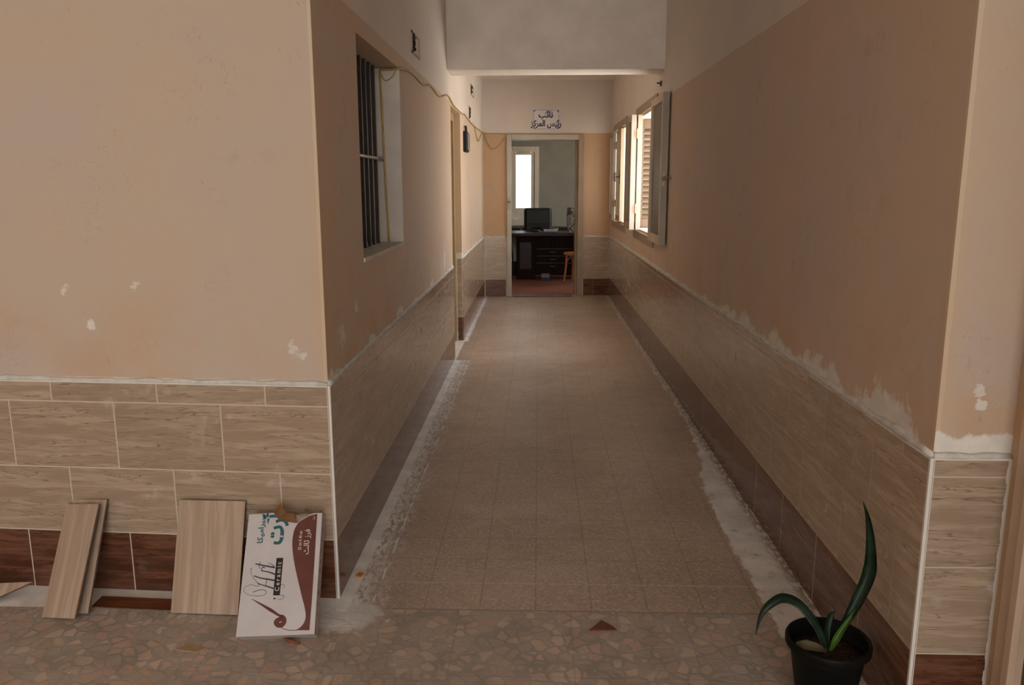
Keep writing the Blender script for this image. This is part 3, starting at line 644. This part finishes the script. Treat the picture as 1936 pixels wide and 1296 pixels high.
tube(bm, smooth_path([pe(-.728, 2.183), pe(-.685, 2.065), pe(-.63, 1.985), pe(-.60, 1.978), pe(-.52, 2.028), pe(-.435, 2.14)], 5), .005, 6)
tube(bm, smooth_path([(XL+.009, 9.55, 2.155), (XL+.01, 9.85, 2.06), (XL+.01, 10.1, 2.03), (XL+.01, 10.45, 2.10), (XL+.01, 10.8, 2.18)], 5), .005, 6)
tube(bm, smooth_path([(XL-.098, 4.438, 2.10), (XL-.07, 4.436, 2.05), (XL-.03, 4.436, 2.07), (XL-.012, 4.438, 2.104)], 4), .003, 6)
tag(emit_mesh('cable', bm, M['cable'], smooth=True), 'loose yellow electric cable running along the left wall to the doorway', 'cable')

# ------------------------------------------------------------------ tiles and box against the left front wall
def ceramic(name, vert=True):
    g = G(name, .30, .45); x, y, z = g.sep(g.pos())
    a = g.noise(g.xyz(g.mul(x, 26), g.mul(z, 1.3), 0), 1.2, 6, .6, .5); fine = g.noise(g.xyz(g.mul(x, 120), g.mul(z, 4), 0), 1, 2)
    c = g.mix(g.step(a, .35, .66), (0.359, 0.263, 0.197, 1), (0.492, 0.380, 0.297, 1)); c = g.mix(g.mul(g.step(g.ab(g.sub(a, .5)), .02, 0), .2), c, (0.217, 0.151, 0.106, 1)); c = g.mix(g.mul(g.step(fine, .5, .7), .15), c, (0.281, 0.204, 0.148, 1))
    g.col(c); return g.m
M['loose'] = ceramic('loose beige tile'); M['bisque'] = plain('tile back clay', (.15, .105, .075, 1), .9, .1, .2, 40)
def lean(name, label, cat, bl, w, h, t, tilt, yaw, mats, group=None, poly=None, roll=0):
    """slab standing on its lower rear edge at bl (front-left foot), leaning back by tilt; local x = width, z = up the face, y = thickness"""
    o = bpy.data.objects.new(name, None)
    bm = B()
    if poly: prism(bm, poly, 0, t, Matrix(((1,0,0,0),(0,0,1,0),(0,1,0,0),(0,0,0,1))))
    else: box(bm, (0, 0, 0), (w, t, h))
    bmesh.ops.recalc_face_normals(bm, faces=bm.faces)
    for f in bm.faces: f.material_index = 0 if f.normal.y < -.9 else 1
    o = emit_mesh(name, bm, mats, bevel=0)
    o.matrix_world = Matrix.Translation(bl) @ Matrix.Rotation(yaw, 4, 'Z') @ Matrix.Rotation(-tilt, 4, 'X') @ Matrix.Rotation(roll, 4, 'Y')
    return tag(o, label, cat, group)
lean('wall_tile', 'wide pale beige tile leaning on the dado beside the printed box', 'tile', (-1.3118, 2.6275, .003), .2486, .398, .009, .3445, -.0545, [M['loose'], M['bisque']], roll=-.011)
lean('wall_tile', 'front narrow beige offcut tile, leftmost of the leaning tiles', 'tile', (-1.7562, 2.5843, .003), .1498, .398, .008, .5116, -.3407, [M['loose'], M['bisque']], roll=-.1436)
lean('wall_tile', 'narrow offcut tile peeking out from behind the front narrow tile', 'tile', (-1.738, 2.618, .004), .142, .400, .009, .478, -.16, [M['loose'], M['bisque']], roll=-.06)
M['brownloose'] = wood('red brown glazed tile', (.10, .032, .014, 1), (.19, .065, .028, 1), .25, 'x')
o = lean('tile_strip', 'long red brown tile strip lying on the floor under the dado', 'tile', (-1.62, 2.66, .004), .46, .07, .009, math.radians(86), -.055, [M['brownloose'], M['bisque']])
shard = [(-.30, -.01), (.105, .0), (.145, .07), (.0, .085), (-.30, .09)]
o = lean('tile_shard', 'broken beige tile shard at the left edge of the floor', 'tile', (-2.02, 2.66, .006), 0, 0, .010, math.radians(52), .06, [M['loose'], M['bisque']], poly=[(-.3, 0), (.0, .0), (.03, .02), (.145, .085), (.02, .082), (-.3, .10)])

BW, BH, BT = .255, .41, .072
TILT, BYAW = .6701, .0993
bx_ = thing('tile_box', 'torn white cardboard tile box with brown print leaning against the wall corner', 'box')
bx_.matrix_world = Matrix.Translation((-.9914, 2.4083, .0449)) @ Matrix.Rotation(BYAW, 4, 'Z') @ Matrix.Rotation(-TILT, 4, 'X')
WHITE = plain('white printed board', (.56, .535, .55, 1), .5, .3, .04, 9); SIDE = plain('dusty box side', (.52, .46, .43, 1), .7, .2, .1, 12)
KRAFT = plain('torn brown cardboard', (.36, .205, .095, 1), .85, .15, .15, 30); MAROON = plain('maroon print', (.125, .042, .032, 1), .5, .3, .1, 14)
TEAL = plain('teal print', (.022, .115, .145, 1), .5, .3, .1, 20); INK = plain('black print', (.018, .015, .015, 1), .5, .3, .1, 20); LET = plain('white lettering', (.62, .57, .55, 1), .5, .3, .04, 20)
# face coordinates: u across, v up (metres), laid on the front at y=0
FM = Matrix(((1,0,0,0),(0,0,-1,0),(0,1,0,0),(0,0,0,1)))     # (u, v, out) -> local (x, -out, z)
def rect_uv(px, py):                                 # measured on a picture of the face
    t = (py-150)/995; xl = 160-90*t; xr_ = 757-66*t
    return ((px-xl)/(xr_-xl)*BW, (1-t)*BH)
notch = [(0, 0), (BW, 0), (BW, BH*.995), rect_uv(690, 152), rect_uv(640, 172), rect_uv(585, 205), rect_uv(548, 236), rect_uv(470, 222), rect_uv(395, 196), rect_uv(358, 140), (0, BH)]
bm = B(); prism(bm, notch, 0, .004, FM @ Matrix.Translation((0,0,-.004)))
bmesh.ops.recalc_face_normals(bm, faces=bm.faces); emit_mesh('front_panel', bm, WHITE, bx_)
bm = B(); box(bm, (BW-.004, .004, 0), (BW, BT, BH)); emit_mesh('side_panel', bm, SIDE, bx_)
bm = B(); box(bm, (0, .004, 0), (.004, BT, BH)); emit_mesh('side_panel', bm, SIDE, bx_)
bm = B(); box(bm, (.004, BT-.004, 0), (BW-.004, BT, BH)); emit_mesh('back_panel', bm, SIDE, bx_)
bm = B(); box(bm, (.004, .004, 0), (BW-.004, BT-.004, .004)); emit_mesh('bottom_panel', bm, SIDE, bx_)
bm = B(); box(bm, (.004, .004, BH-.004), (.085, BT-.004, BH)); emit_mesh('top_flap', bm, SIDE, bx_)
bm = B(); box(bm, (.012, .012, .006), (BW-.012, BT-.010, BH-.05)); emit_mesh('packed_tiles', bm, M['bisque'], bx_)
def patch(pts, o0=.0002, o1=.0008): 
    bm = B(); prism(bm, [rect_uv(*p) for p in pts], o0, o1, FM); bmesh.ops.recalc_face_normals(bm, faces=bm.faces); return bm
def cr2(pts, n=6): return [(p.x, p.y) for p in smooth_path([(x, y, 0) for x, y in pts], n)]
wave = cr2([(655, 175), (610, 200), (562, 235), (527, 300), (513, 390), (516, 480), (532, 590), (560, 720), (590, 845), (612, 930), (622, 1005), (608, 1055), (578, 1090), (540, 1110)]) + [(652, 1114), (670, 900), (690, 600), (706, 330), (716, 160)]
o = emit_mesh('wave_print', patch(wave), MAROON, bx_); o['label'] = 'maroon wave printed down the right side'
def ribbon(bm, pts, ws, n=6, lift=.0004):
    P = cr2(pts, n); k = len(P); wsx = [ws[0] + (ws[-1]-ws[0])*i/(k-1) if len(ws) == 2 else ws[min(int(i/(k-1)*(len(ws)-1)), len(ws)-2)]*(1-((i/(k-1)*(len(ws)-1)) % 1)) + ws[min(int(i/(k-1)*(len(ws)-1))+1, len(ws)-1)]*((i/(k-1)*(len(ws)-1)) % 1) for i in range(k)]
    prev = None
    for i in range(k):
        a = Vector(P[max(i-1, 0)]); b = Vector(P[min(i+1, k-1)]); t = (b-a).normalized(); nn = Vector((-t.y, t.x))*wsx[i]/2; c = Vector(P[i])
        r = [bm.verts.new(FM @ Vector((*rect_uv(*q), lift))) for q in (c+nn, c-nn)]
        if prev: bm.faces.new((prev[0], prev[1], r[1], r[0]))
        prev = r
bm = B()
ribbon(bm, [(188, 852), (260, 895), (340, 945), (400, 985), (438, 1008)], (3, 26, 12))
ribbon(bm, [(410, 990), (440, 1000), (452, 1030), (436, 1062), (405, 1066), (386, 1048), (395, 1030), (420, 1020), (428, 1036)], (12, 36, 40, 36, 30))
ribbon(bm, [(388, 1052), (420, 1082), (470, 1104), (530, 1111), (560, 1108)], (5, 5))
o = emit_mesh('brush_print', bm, MAROON, bx_); o['label'] = 'maroon paint brush and curl'
bm = B(); box(bm, (0,0,0), (0,0,0)) if False else None
bmp = patch([(386, 527), (440, 528), (414, 833), (360, 831)], .0004, .0009); emit_mesh('black_label', bmp, INK, bx_)
TXT = lambda u, v, o=.0010: FM @ Matrix.Translation((u, v, o)) @ Matrix.Rotation(math.pi/2, 4, 'Z')   # reads upwards
def txt(name, s, px, py, size, mat, **k):
    bm = B(); u, v = rect_uv(px, py); text_into(bm, s, size, TXT(u, v, k.pop('o', .0010)), **k); return emit_mesh(name, bm, mat, bx_)
txt('label_lettering', 'Ceramic', 401, 680, .021, LET, spacing=1.45, offset=.0002, sx=.98, o=.0014)
txt('size_lettering', '25 cm X 40 cm', 578, 385, .0150, LET, sx=.72, offset=.0003, o=.0012)
txt('grade_lettering', '\uFE9A\uFEDF\uFE8E\uFE9B \uFEAF\uFEAE\uFED3', 632, 398, .026, LET, sx=1.0, offset=.0003, o=.0012)
txt('corner_lettering', '\uFEB0\uFEE3', 686, 195, .014, LET, o=.0012)
txt('big_lettering', '\uFE95\uFEAD\uFE83', 383, 282, .074, TEAL, offset=.0026, sx=.92, o=.0006)
txt('small_lettering', '\uFE8E\uFEDC\uFEF4\uFEE3\uFE8D\uFEAE\uFEF4\uFEB3', 262, 275, .026, TEAL, offset=.0006, sx=1.15, o=.0006)
txt('tiny_lettering', 'مصر'.translate({ord('م'): '\uFEAE', ord('ص'): '\uFEBC', ord('ر'): '\uFEE3'}), 434, 325, .014, TEAL, sx=1.4, o=.0006)
bm = B()                                             # script word and its flourish
ribbon(bm, [(372, 778), (320, 760), (262, 740), (232, 724)], (13, 4)); ribbon(bm, [(234, 724), (205, 690), (184, 650), (180, 612), (186, 603)], (4, 3, 6))
ribbon(bm, [(380, 712), (320, 700), (260, 688), (205, 668)], (14, 9)); ribbon(bm, [(300, 760), (305, 720), (312, 690)], (5, 5))
ribbon(bm, [(378, 662), (320, 640), (262, 628)], (13, 7)); ribbon(bm, [(290, 636), (266, 620), (275, 600), (292, 606)], (6, 9))
ribbon(bm, [(372, 606), (300, 590), (216, 570)], (14, 10)); ribbon(bm, [(250, 610), (246, 580), (258, 556)], (6, 5)); ribbon(bm, [(372, 606), (350, 580), (318, 566)], (7, 3))
ribbon(bm, [(232, 724), (250, 745), (230, 752), (180, 740), (135, 760), (128, 790), (160, 818), (220, 830), (280, 828), (306, 806), (290, 786), (250, 784), (196, 800)], (5, 3, 3, 4, 6))
ribbon(bm, [(412, 760), (430, 745), (450, 752), (446, 780)], (4, 3)); ribbon(bm, [(418, 838), (440, 830), (446, 850), (420, 866), (394, 858)], (4, 3))
ribbon(bm, [(362, 856), (382, 856)], (12, 12))
o = emit_mesh('script_lettering', bm, plain('slate blue ink', (.045, .055, .075, 1), .5, .3, .1, 20), bx_)
bm = B()                                             # faint print on the side
for k in range(9):
    v = .06+.036*k; box(bm, (BW, .022, v), (BW+.0006, .032+.004*(k % 3), v+.018-.006*(k % 2)))
emit_mesh('side_print', bm, plain('faint side print', (.33, .24, .22, 1), .7, .2, .2, 50), bx_)
def flapmesh(pts):                                   # (px, py, out, ) torn sheets
    bm = B(); vs = [bm.verts.new(FM @ Vector((*rect_uv(a, b), o))) for a, b, o in pts]
    c = sum((v.co for v in vs), Vector())/len(vs) + Vector((0, -.006, 0)); cv = bm.verts.new(c)
    for i in range(len(vs)): bm.faces.new((vs[i], vs[(i+1) % len(vs)], cv))
    g = bmesh.ops.solidify(bm, geom=bm.faces[:], thickness=.002); return bm
emit_mesh('torn_flap', flapmesh([(358, 128, .004), (392, 98, .012), (428, 64, .018), (436, 105, .016), (462, 142, .008), (410, 190, .002), (382, 178, .001)]), KRAFT, bx_)
emit_mesh('torn_flap', flapmesh([(388, 190, .002), (455, 145, .006), (532, 150, .004), (540, 190, .006), (552, 236, .001), (480, 222, .001), (420, 206, .001)]), KRAFT, bx_)
emit_mesh('torn_flap', flapmesh([(605, 140, -.012), (614, 96, -.014), (636, 128, -.012)]), KRAFT, bx_)
emit_mesh('torn_flap', flapmesh([(536, 168, .000), (610, 152, -.002), (668, 156, -.001), (640, 178, .001), (590, 205, .001), (560, 236, .001)]), plain('torn pale liner', (.55, .48, .42, 1), .8, .2, .1, 30), bx_)

# crumbs on the floor
RED = plain('brick red chip', (.26, .085, .045, 1), .8, .2, .2, 40)
bm = B(); tube(bm, [(-.86, 2.475, .006), (-.83, 2.452, .008), (-.79, 2.440, .006)], [.003, .006, .004], 6); tag(emit_mesh('splinter', bm, RED), 'thin red splinter on the floor below the printed box', 'splinter')
bm = B(); prism(bm, [(.18, 2.555), (.275, 2.56), (.262, 2.585), (.226, 2.622)], 0, .004); tag(emit_mesh('stone_flake', bm, plain('dark red stone', (.17, .065, .045, 1), .6, .3, .2, 40)), 'dark red triangular stone flake on the pebbled floor', 'stone')
bm = B(); prism(bm, [(-.712, 2.925), (-.690, 2.915), (-.680, 2.94), (-.70, 2.95)], 0, .006); tag(emit_mesh('scrap', bm, plain('orange scrap', (.50, .19, .04, 1), .7, .2, .2, 40)), 'tiny orange scrap on the spilt plaster by the left dado', 'scrap')
bm = B(); prism(bm, [(-1.195, 2.40), (-1.12, 2.385), (-1.095, 2.41), (-1.16, 2.432)], 0, .003); tag(emit_mesh('stone_flake', bm, plain('tan chip', (.40, .27, .16, 1), .7, .2, .1, 40)), 'flat tan chip on the floor before the wide leaning tile', 'stone')

# threshold bar at the office doorway
bm = B(); box(bm, (0, 0, 0), (.81, .075, .036)); o = emit_mesh('threshold_bar', bm, plain('maroon painted wood', (.20, .10, .088, 1), .35, .5, .2, 14), bevel=.004)
o.location = (-.345, 11.03, .001); o.rotation_euler = (0, 0, .04); tag(o, 'maroon wooden bar lying across the office threshold', 'bar')

# ------------------------------------------------------------------ potted plant
pp = thing('potted_plant', 'black plastic pot with long strap leaves by the right pier', 'plant', (.842, 2.165, 0))
g = G('potting soil', .95, .1); n = g.noise(g.pos(), 70, 5, .7); g.col(g.mix(g.step(n, .4, .72), (.022, .014, .010, 1), (.09, .055, .04, 1))); g.bump(n, .8, .01)
bm = B(); lathe(bm, [(.100, .166), (.099, .176), (.05, .186), (.002, .190)], n=32); emit_mesh('soil', bm, g.m, pp, True)
def leafmesh(pts, wid, fold=.25, roll=None, n=7):
    P = smooth_path(pts, n); k = len(P); bm = B(); prev = None
    for i in range(k):
        t = (P[min(i+1, k-1)]-P[max(i-1, 0)]).normalized(); s_ = i/(k-1)
        side = Vector(roll) if roll else t.cross(Vector((-.25, -.75, .6))); side = (side - t*side.dot(t)).normalized(); nn = side.cross(t).normalized()
        f = s_*(len(wid)-1); a = int(min(f, len(wid)-2)); w = wid[a]+(wid[a+1]-wid[a])*(f-a)
        r = [bm.verts.new(P[i] + side*(w/2)*q + nn*(abs(q)-.5)*w*fold) for q in (-1, -.5, 0, .5, 1)]
        if prev:
            for j in range(4): bm.faces.new((prev[j], prev[j+1], r[j+1], r[j]))
        prev = r
    bmesh.ops.solidify(bm, geom=bm.faces[:], thickness=.0014); bmesh.ops.recalc_face_normals(bm, faces=bm.faces)
    return bm
def leaf_mat(name, a, b):
    g = G(name, .38, .45); n = g.noise(g.pos(), 16, 4); g.col(g.mix(g.step(n, .32, .68), a, b)); return g.m
M['pot'] = plain('black pot plastic', (.006, .006, .006, 1), .5, .12, .15, 20)
bm = B(); lathe(bm, [(.070, .0), (.076, .004), (.104, .190), (.112, .192), (.118, .198), (.119, .214), (.116, .221), (.110, .221), (.107, .214), (.104, .180), (.10, .172)], n=48); emit_mesh('pot', bm, M['pot'], pp, True)
LG = leaf_mat('dark green leaf', (.010, .030, .014, 1), (.030, .062, .034, 1)); LB = leaf_mat('bright young leaf', (.06, .17, .02, 1), (.12, .26, .035, 1)); LY = leaf_mat('fading leaf', (.16, .17, .08, 1), (.24, .21, .11, 1))
S0 = Vector((0.0, -.01, .185))
emit_mesh('leaf', leafmesh([(0, -.012, .186), (.03, .0, .235), (.078, .01, .33), (.108, .015, .42), (.104, .015, .51), (.088, .01, .585), (.068, .005, .636)], [.010, .016, .034, .038, .026, .014, .002], .35, (.8, -.6, 0)), LG, pp, True)
emit_mesh('leaf', leafmesh([(-.005, -.012, .186), (-.035, .0, .255), (-.085, .01, .318), (-.135, .01, .338), (-.178, .0, .318), (-.200, -.005, .285), (-.212, -.01, .232)], [.014, .022, .026, .028, .022, .012, .002], -.3), LG, pp, True)
o = emit_mesh('leaf', leafmesh([(0, -.016, .186), (.02, -.01, .225), (.05, .0, .272), (.092, .01, .328)], [.008, .020, .014, .002], .4, (.85, -.4, 0)), LB, pp, True); o['label'] = 'bright green young leaf'
o = emit_mesh('leaf', leafmesh([(-.008, -.02, .186), (-.035, -.03, .205), (-.07, -.02, .208), (-.092, .0, .202)], [.008, .024, .030, .006], .2, (0, .8, .6)), LY, pp, True); o['label'] = 'fading yellowish leaf'
emit_mesh('leaf', leafmesh([(.004, .0, .186), (.006, .03, .225), (.02, .05, .262), (.035, .055, .275)], [.010, .026, .024, .004], .3, (.8, .3, 0)), LG, pp, True)

# ------------------------------------------------------------------ office furniture
dk = thing('desk', 'dark mahogany office desk seen through the open doorway', 'desk', (0, 13.2, 0))
bm = B(); box(bm, (-.46, -.34, .715), (1.35, .46, .762)); emit_mesh('desktop', bm, M['mahog'], dk, bevel=.008)
bm = B(); box(bm, (-.36, 0, .0), (-.05, .40, .715)); o = emit_mesh('pedestal', bm, M['mahog2'], dk, bevel=.006)
bm = B(); box(bm, (-.31, -.012, .16), (-.11, .0, .60)); emit_mesh('panel', bm, M['mahog'], o, bevel=.006)
bm = B(); box(bm, (-.05, .01, .06), (.92, .03, .715)); emit_mesh('modesty_panel', bm, M['mahog2'], dk)
bm = B(); box(bm, (.92, 0, .0), (1.25, .40, .715)); emit_mesh('pedestal', bm, M['mahog2'], dk, bevel=.006)
for k in range(3):
    bm = B(); box(bm, (-.03, -.006, .155+.115*k), (.55, .01, .262+.115*k)); o = emit_mesh('drawer', bm, M['mahog2'], dk, bevel=.003)
    bm = B(); box(bm, (-.03, -.012, .260+.115*k), (.55, -.004, .264+.115*k)); e = emit_mesh('edge_strip', bm, M['brownframe'], o)
    bm = B(); tube(bm, smooth_path([(.18, -.006, .225+.115*k), (.20, -.03, .21+.115*k), (.26, -.03, .21+.115*k), (.28, -.006, .225+.115*k)], 4), .005, 6); emit_mesh('drawer_pull', bm, M['steel'], o, True)
oc = thing('office_chair', 'black padded office chair behind the desk', 'chair', (-.012, 14.0, 0))
bm = B(); box(bm, (-.235, -.05, .52), (.235, .05, 1.125)); o = emit_mesh('backrest', bm, M['leather'], oc, bevel=.05)
o.modifiers['bevel'].segments = 4
bm = B(); box(bm, (-.20, -.062, .86), (.20, -.05, .875)); emit_mesh('seam', bm, M['dark'], o)
bm = B(); box(bm, (-.25, -.05, .42), (.25, .45, .52)); emit_mesh('seat', bm, M['leather'], oc, bevel=.03)
for s in (-1, 1):
    bm = B(); tube(bm, smooth_path([(s*.27, .0, .50), (s*.29, .02, .72), (s*.29, .30, .72), (s*.27, .35, .50)], 5), .02, 8); emit_mesh('armrest', bm, M['black'], oc, True)
bm = B(); tube(bm, [(0, .2, .08), (0, .2, .42)], .03); emit_mesh('column', bm, M['black'], oc, True)
for k in range(5):
    a = k*2*math.pi/5+.3; bm = B(); tube(bm, [(0, .2, .10), (.27*math.cos(a), .2+.27*math.sin(a), .05)], [.025, .016]); lathe(bm, [(.02, 0), (.025, .015), (.02, .035)], (.27*math.cos(a), .2+.27*math.sin(a), 0), 10); emit_mesh('leg', bm, M['black'], oc, True)

g = G('clear crumpled plastic over grey', .18, .6); n = g.noise(g.pos(), 9, 4, .6, 1.5); g.col(g.mix(g.step(g.ab(g.sub(n, .5)), .10, 0), (.13, .125, .115, 1), (.62, .60, .58, 1))); g.bump(n, .7, .02); WRAP = g.m  # pale streaks put glints of the plastic folds into the colour
pk_ = thing('wrapped_parcel', 'upright grey item wrapped in clear plastic on the desk by the right jamb', 'parcel', (.70, 13.30, .762))
bm = B(); box(bm, (-.235, -.07, 0), (.235, .07, .385))
bmesh.ops.subdivide_edges(bm, edges=bm.edges[:], cuts=5, use_grid_fill=True); rnd = random.Random(3)
for v in bm.verts:
    if v.co.z > .01: v.co += Vector((rnd.uniform(-.012, .012), rnd.uniform(-.014, .014), rnd.uniform(-.012, .008)))
emit_mesh('wrapping', bm, WRAP, pk_, True)
bm = B(); box(bm, (-.26, -.16, 0), (.25, -.07, .006)); emit_mesh('loose_plastic', bm, WRAP, pk_)

bk = thing('folder', 'blue folder of white papers lying open on the desk', 'folder', (.19, 13.10, .762))
bm = B(); box(bm, (-.125, -.09, 0), (.125, .09, .018)); emit_mesh('cover', bm, plain('blue folder', (.03, .07, .20, 1), .4, .4, .1, 20), bk)
bm = B(); box(bm, (-.105, -.085, .018), (.115, .085, .045)); emit_mesh('papers', bm, plain('white paper', (.72, .72, .74, 1), .6, .3, .04, 20), bk)
bm = B(); tube(bm, smooth_path([(-.01, .0, .045), (.0, .0, .075), (.03, .0, .07), (.10, .02, .06), (.12, .03, .05)], 5), .007, 6); tag(emit_mesh('pen', bm, M['steel']), 'small metal pen resting on the papers of the blue folder', 'pen').location = (.19, 13.08, .763)
bm = B(); tube(bm, [(0, 0, .007), (-.06, .03, .03)], .007, 6); o = tag(emit_mesh('marker', bm, plain('white marker', (.6, .6, .62, 1), .4, .4, .05, 20)), 'white marker lying left of the blue folder', 'marker'); o.location = (.055, 13.05, .763)
ph = thing('telephone', 'low black desk telephone left of the blue folder', 'telephone', (-.03, 13.3, .762))
bm = B(); box(bm, (-.075, -.09, 0), (.075, .09, .035)); emit_mesh('base', bm, M['black'], ph, bevel=.008)
bm = B(); tube(bm, smooth_path([(-.08, .04, .05), (-.05, .04, .062), (.05, .04, .062), (.08, .04, .05)], 4), .016, 8); emit_mesh('handset', bm, M['black'], ph, True)

st = thing('stool', 'round honey coloured bentwood stool half behind the right door jamb', 'stool', (.585, 12.62, 0))
bm = B(); lathe(bm, [(.17, .44), (.195, .445), (.20, .465), (.195, .48), (.17, .483), (.15, .479), (.01, .477)], n=36); emit_mesh('seat', bm, M['bent'], st, True)
for k in range(4):
    a = math.radians(90*k) + math.radians(195); c, s = math.cos(a), math.sin(a)
    bm = B(); tube(bm, smooth_path([(c*.15, s*.15, .45), (c*.165, s*.165, .25), (c*.20, s*.20, .0)], 5), [.019]*5+[.016]*5+[.013], 8); o = emit_mesh('leg', bm, M['bent'], st, True)
    b2 = a + math.pi/2; c2_, s2_ = math.cos(b2), math.sin(b2)
    bm = B(); tube(bm, smooth_path([(c*.168, s*.168, .24), (c*.155+c2_*.015, s*.155+s2_*.015, .34), (c*.12+c2_*.06, s*.12+s2_*.06, .415), ((c+c2_)*.105, (s+s2_)*.105, .437)], 5), .009, 6); emit_mesh('brace', bm, M['bent'], o, True)

bm = B(); box(bm, (-.075, -.08, 0), (.075, .08, .045), mi=0); box(bm, (-.07, -.075, .045), (.06, .07, .10), mi=1)
o = emit_mesh('carton', bm, [plain('blue carton', (.02, .06, .15, 1), .5, .3, .1, 20), plain('white carton top', (.30, .29, .28, 1), .6, .3, .1, 20)]); o.location = (.12, 13.10, .0); tag(o, 'small blue and white carton on the carpet under the desk', 'carton')
cs_ = thing('side_table', 'long low dark table along the office back wall', 'table', (0, 14.9, 0))
bm = B(); box(bm, (-1.6, -.2, .665), (1.9, .22, .755)); emit_mesh('table_top', bm, M['leather'], cs_, bevel=.004)
for x_ in (-1.5, 1.8):
    bm = B(); box(bm, (x_-.03, -.18, 0), (x_+.03, .2, .665)); emit_mesh('leg', bm, M['leather'], cs_)
dp = thing('dustpan', 'dark long handled dustpan standing left of the desk', 'dustpan', (-.42, 13.75, 0))
bm = B(); box(bm, (-.07, -.06, 0), (.06, .06, .24)); emit_mesh('pan', bm, M['black'], dp, bevel=.01)
bm = B(); tube(bm, [(-.01, 0, .22), (-.05, 0, .66)], .012); emit_mesh('handle', bm, M['black'], dp, True)
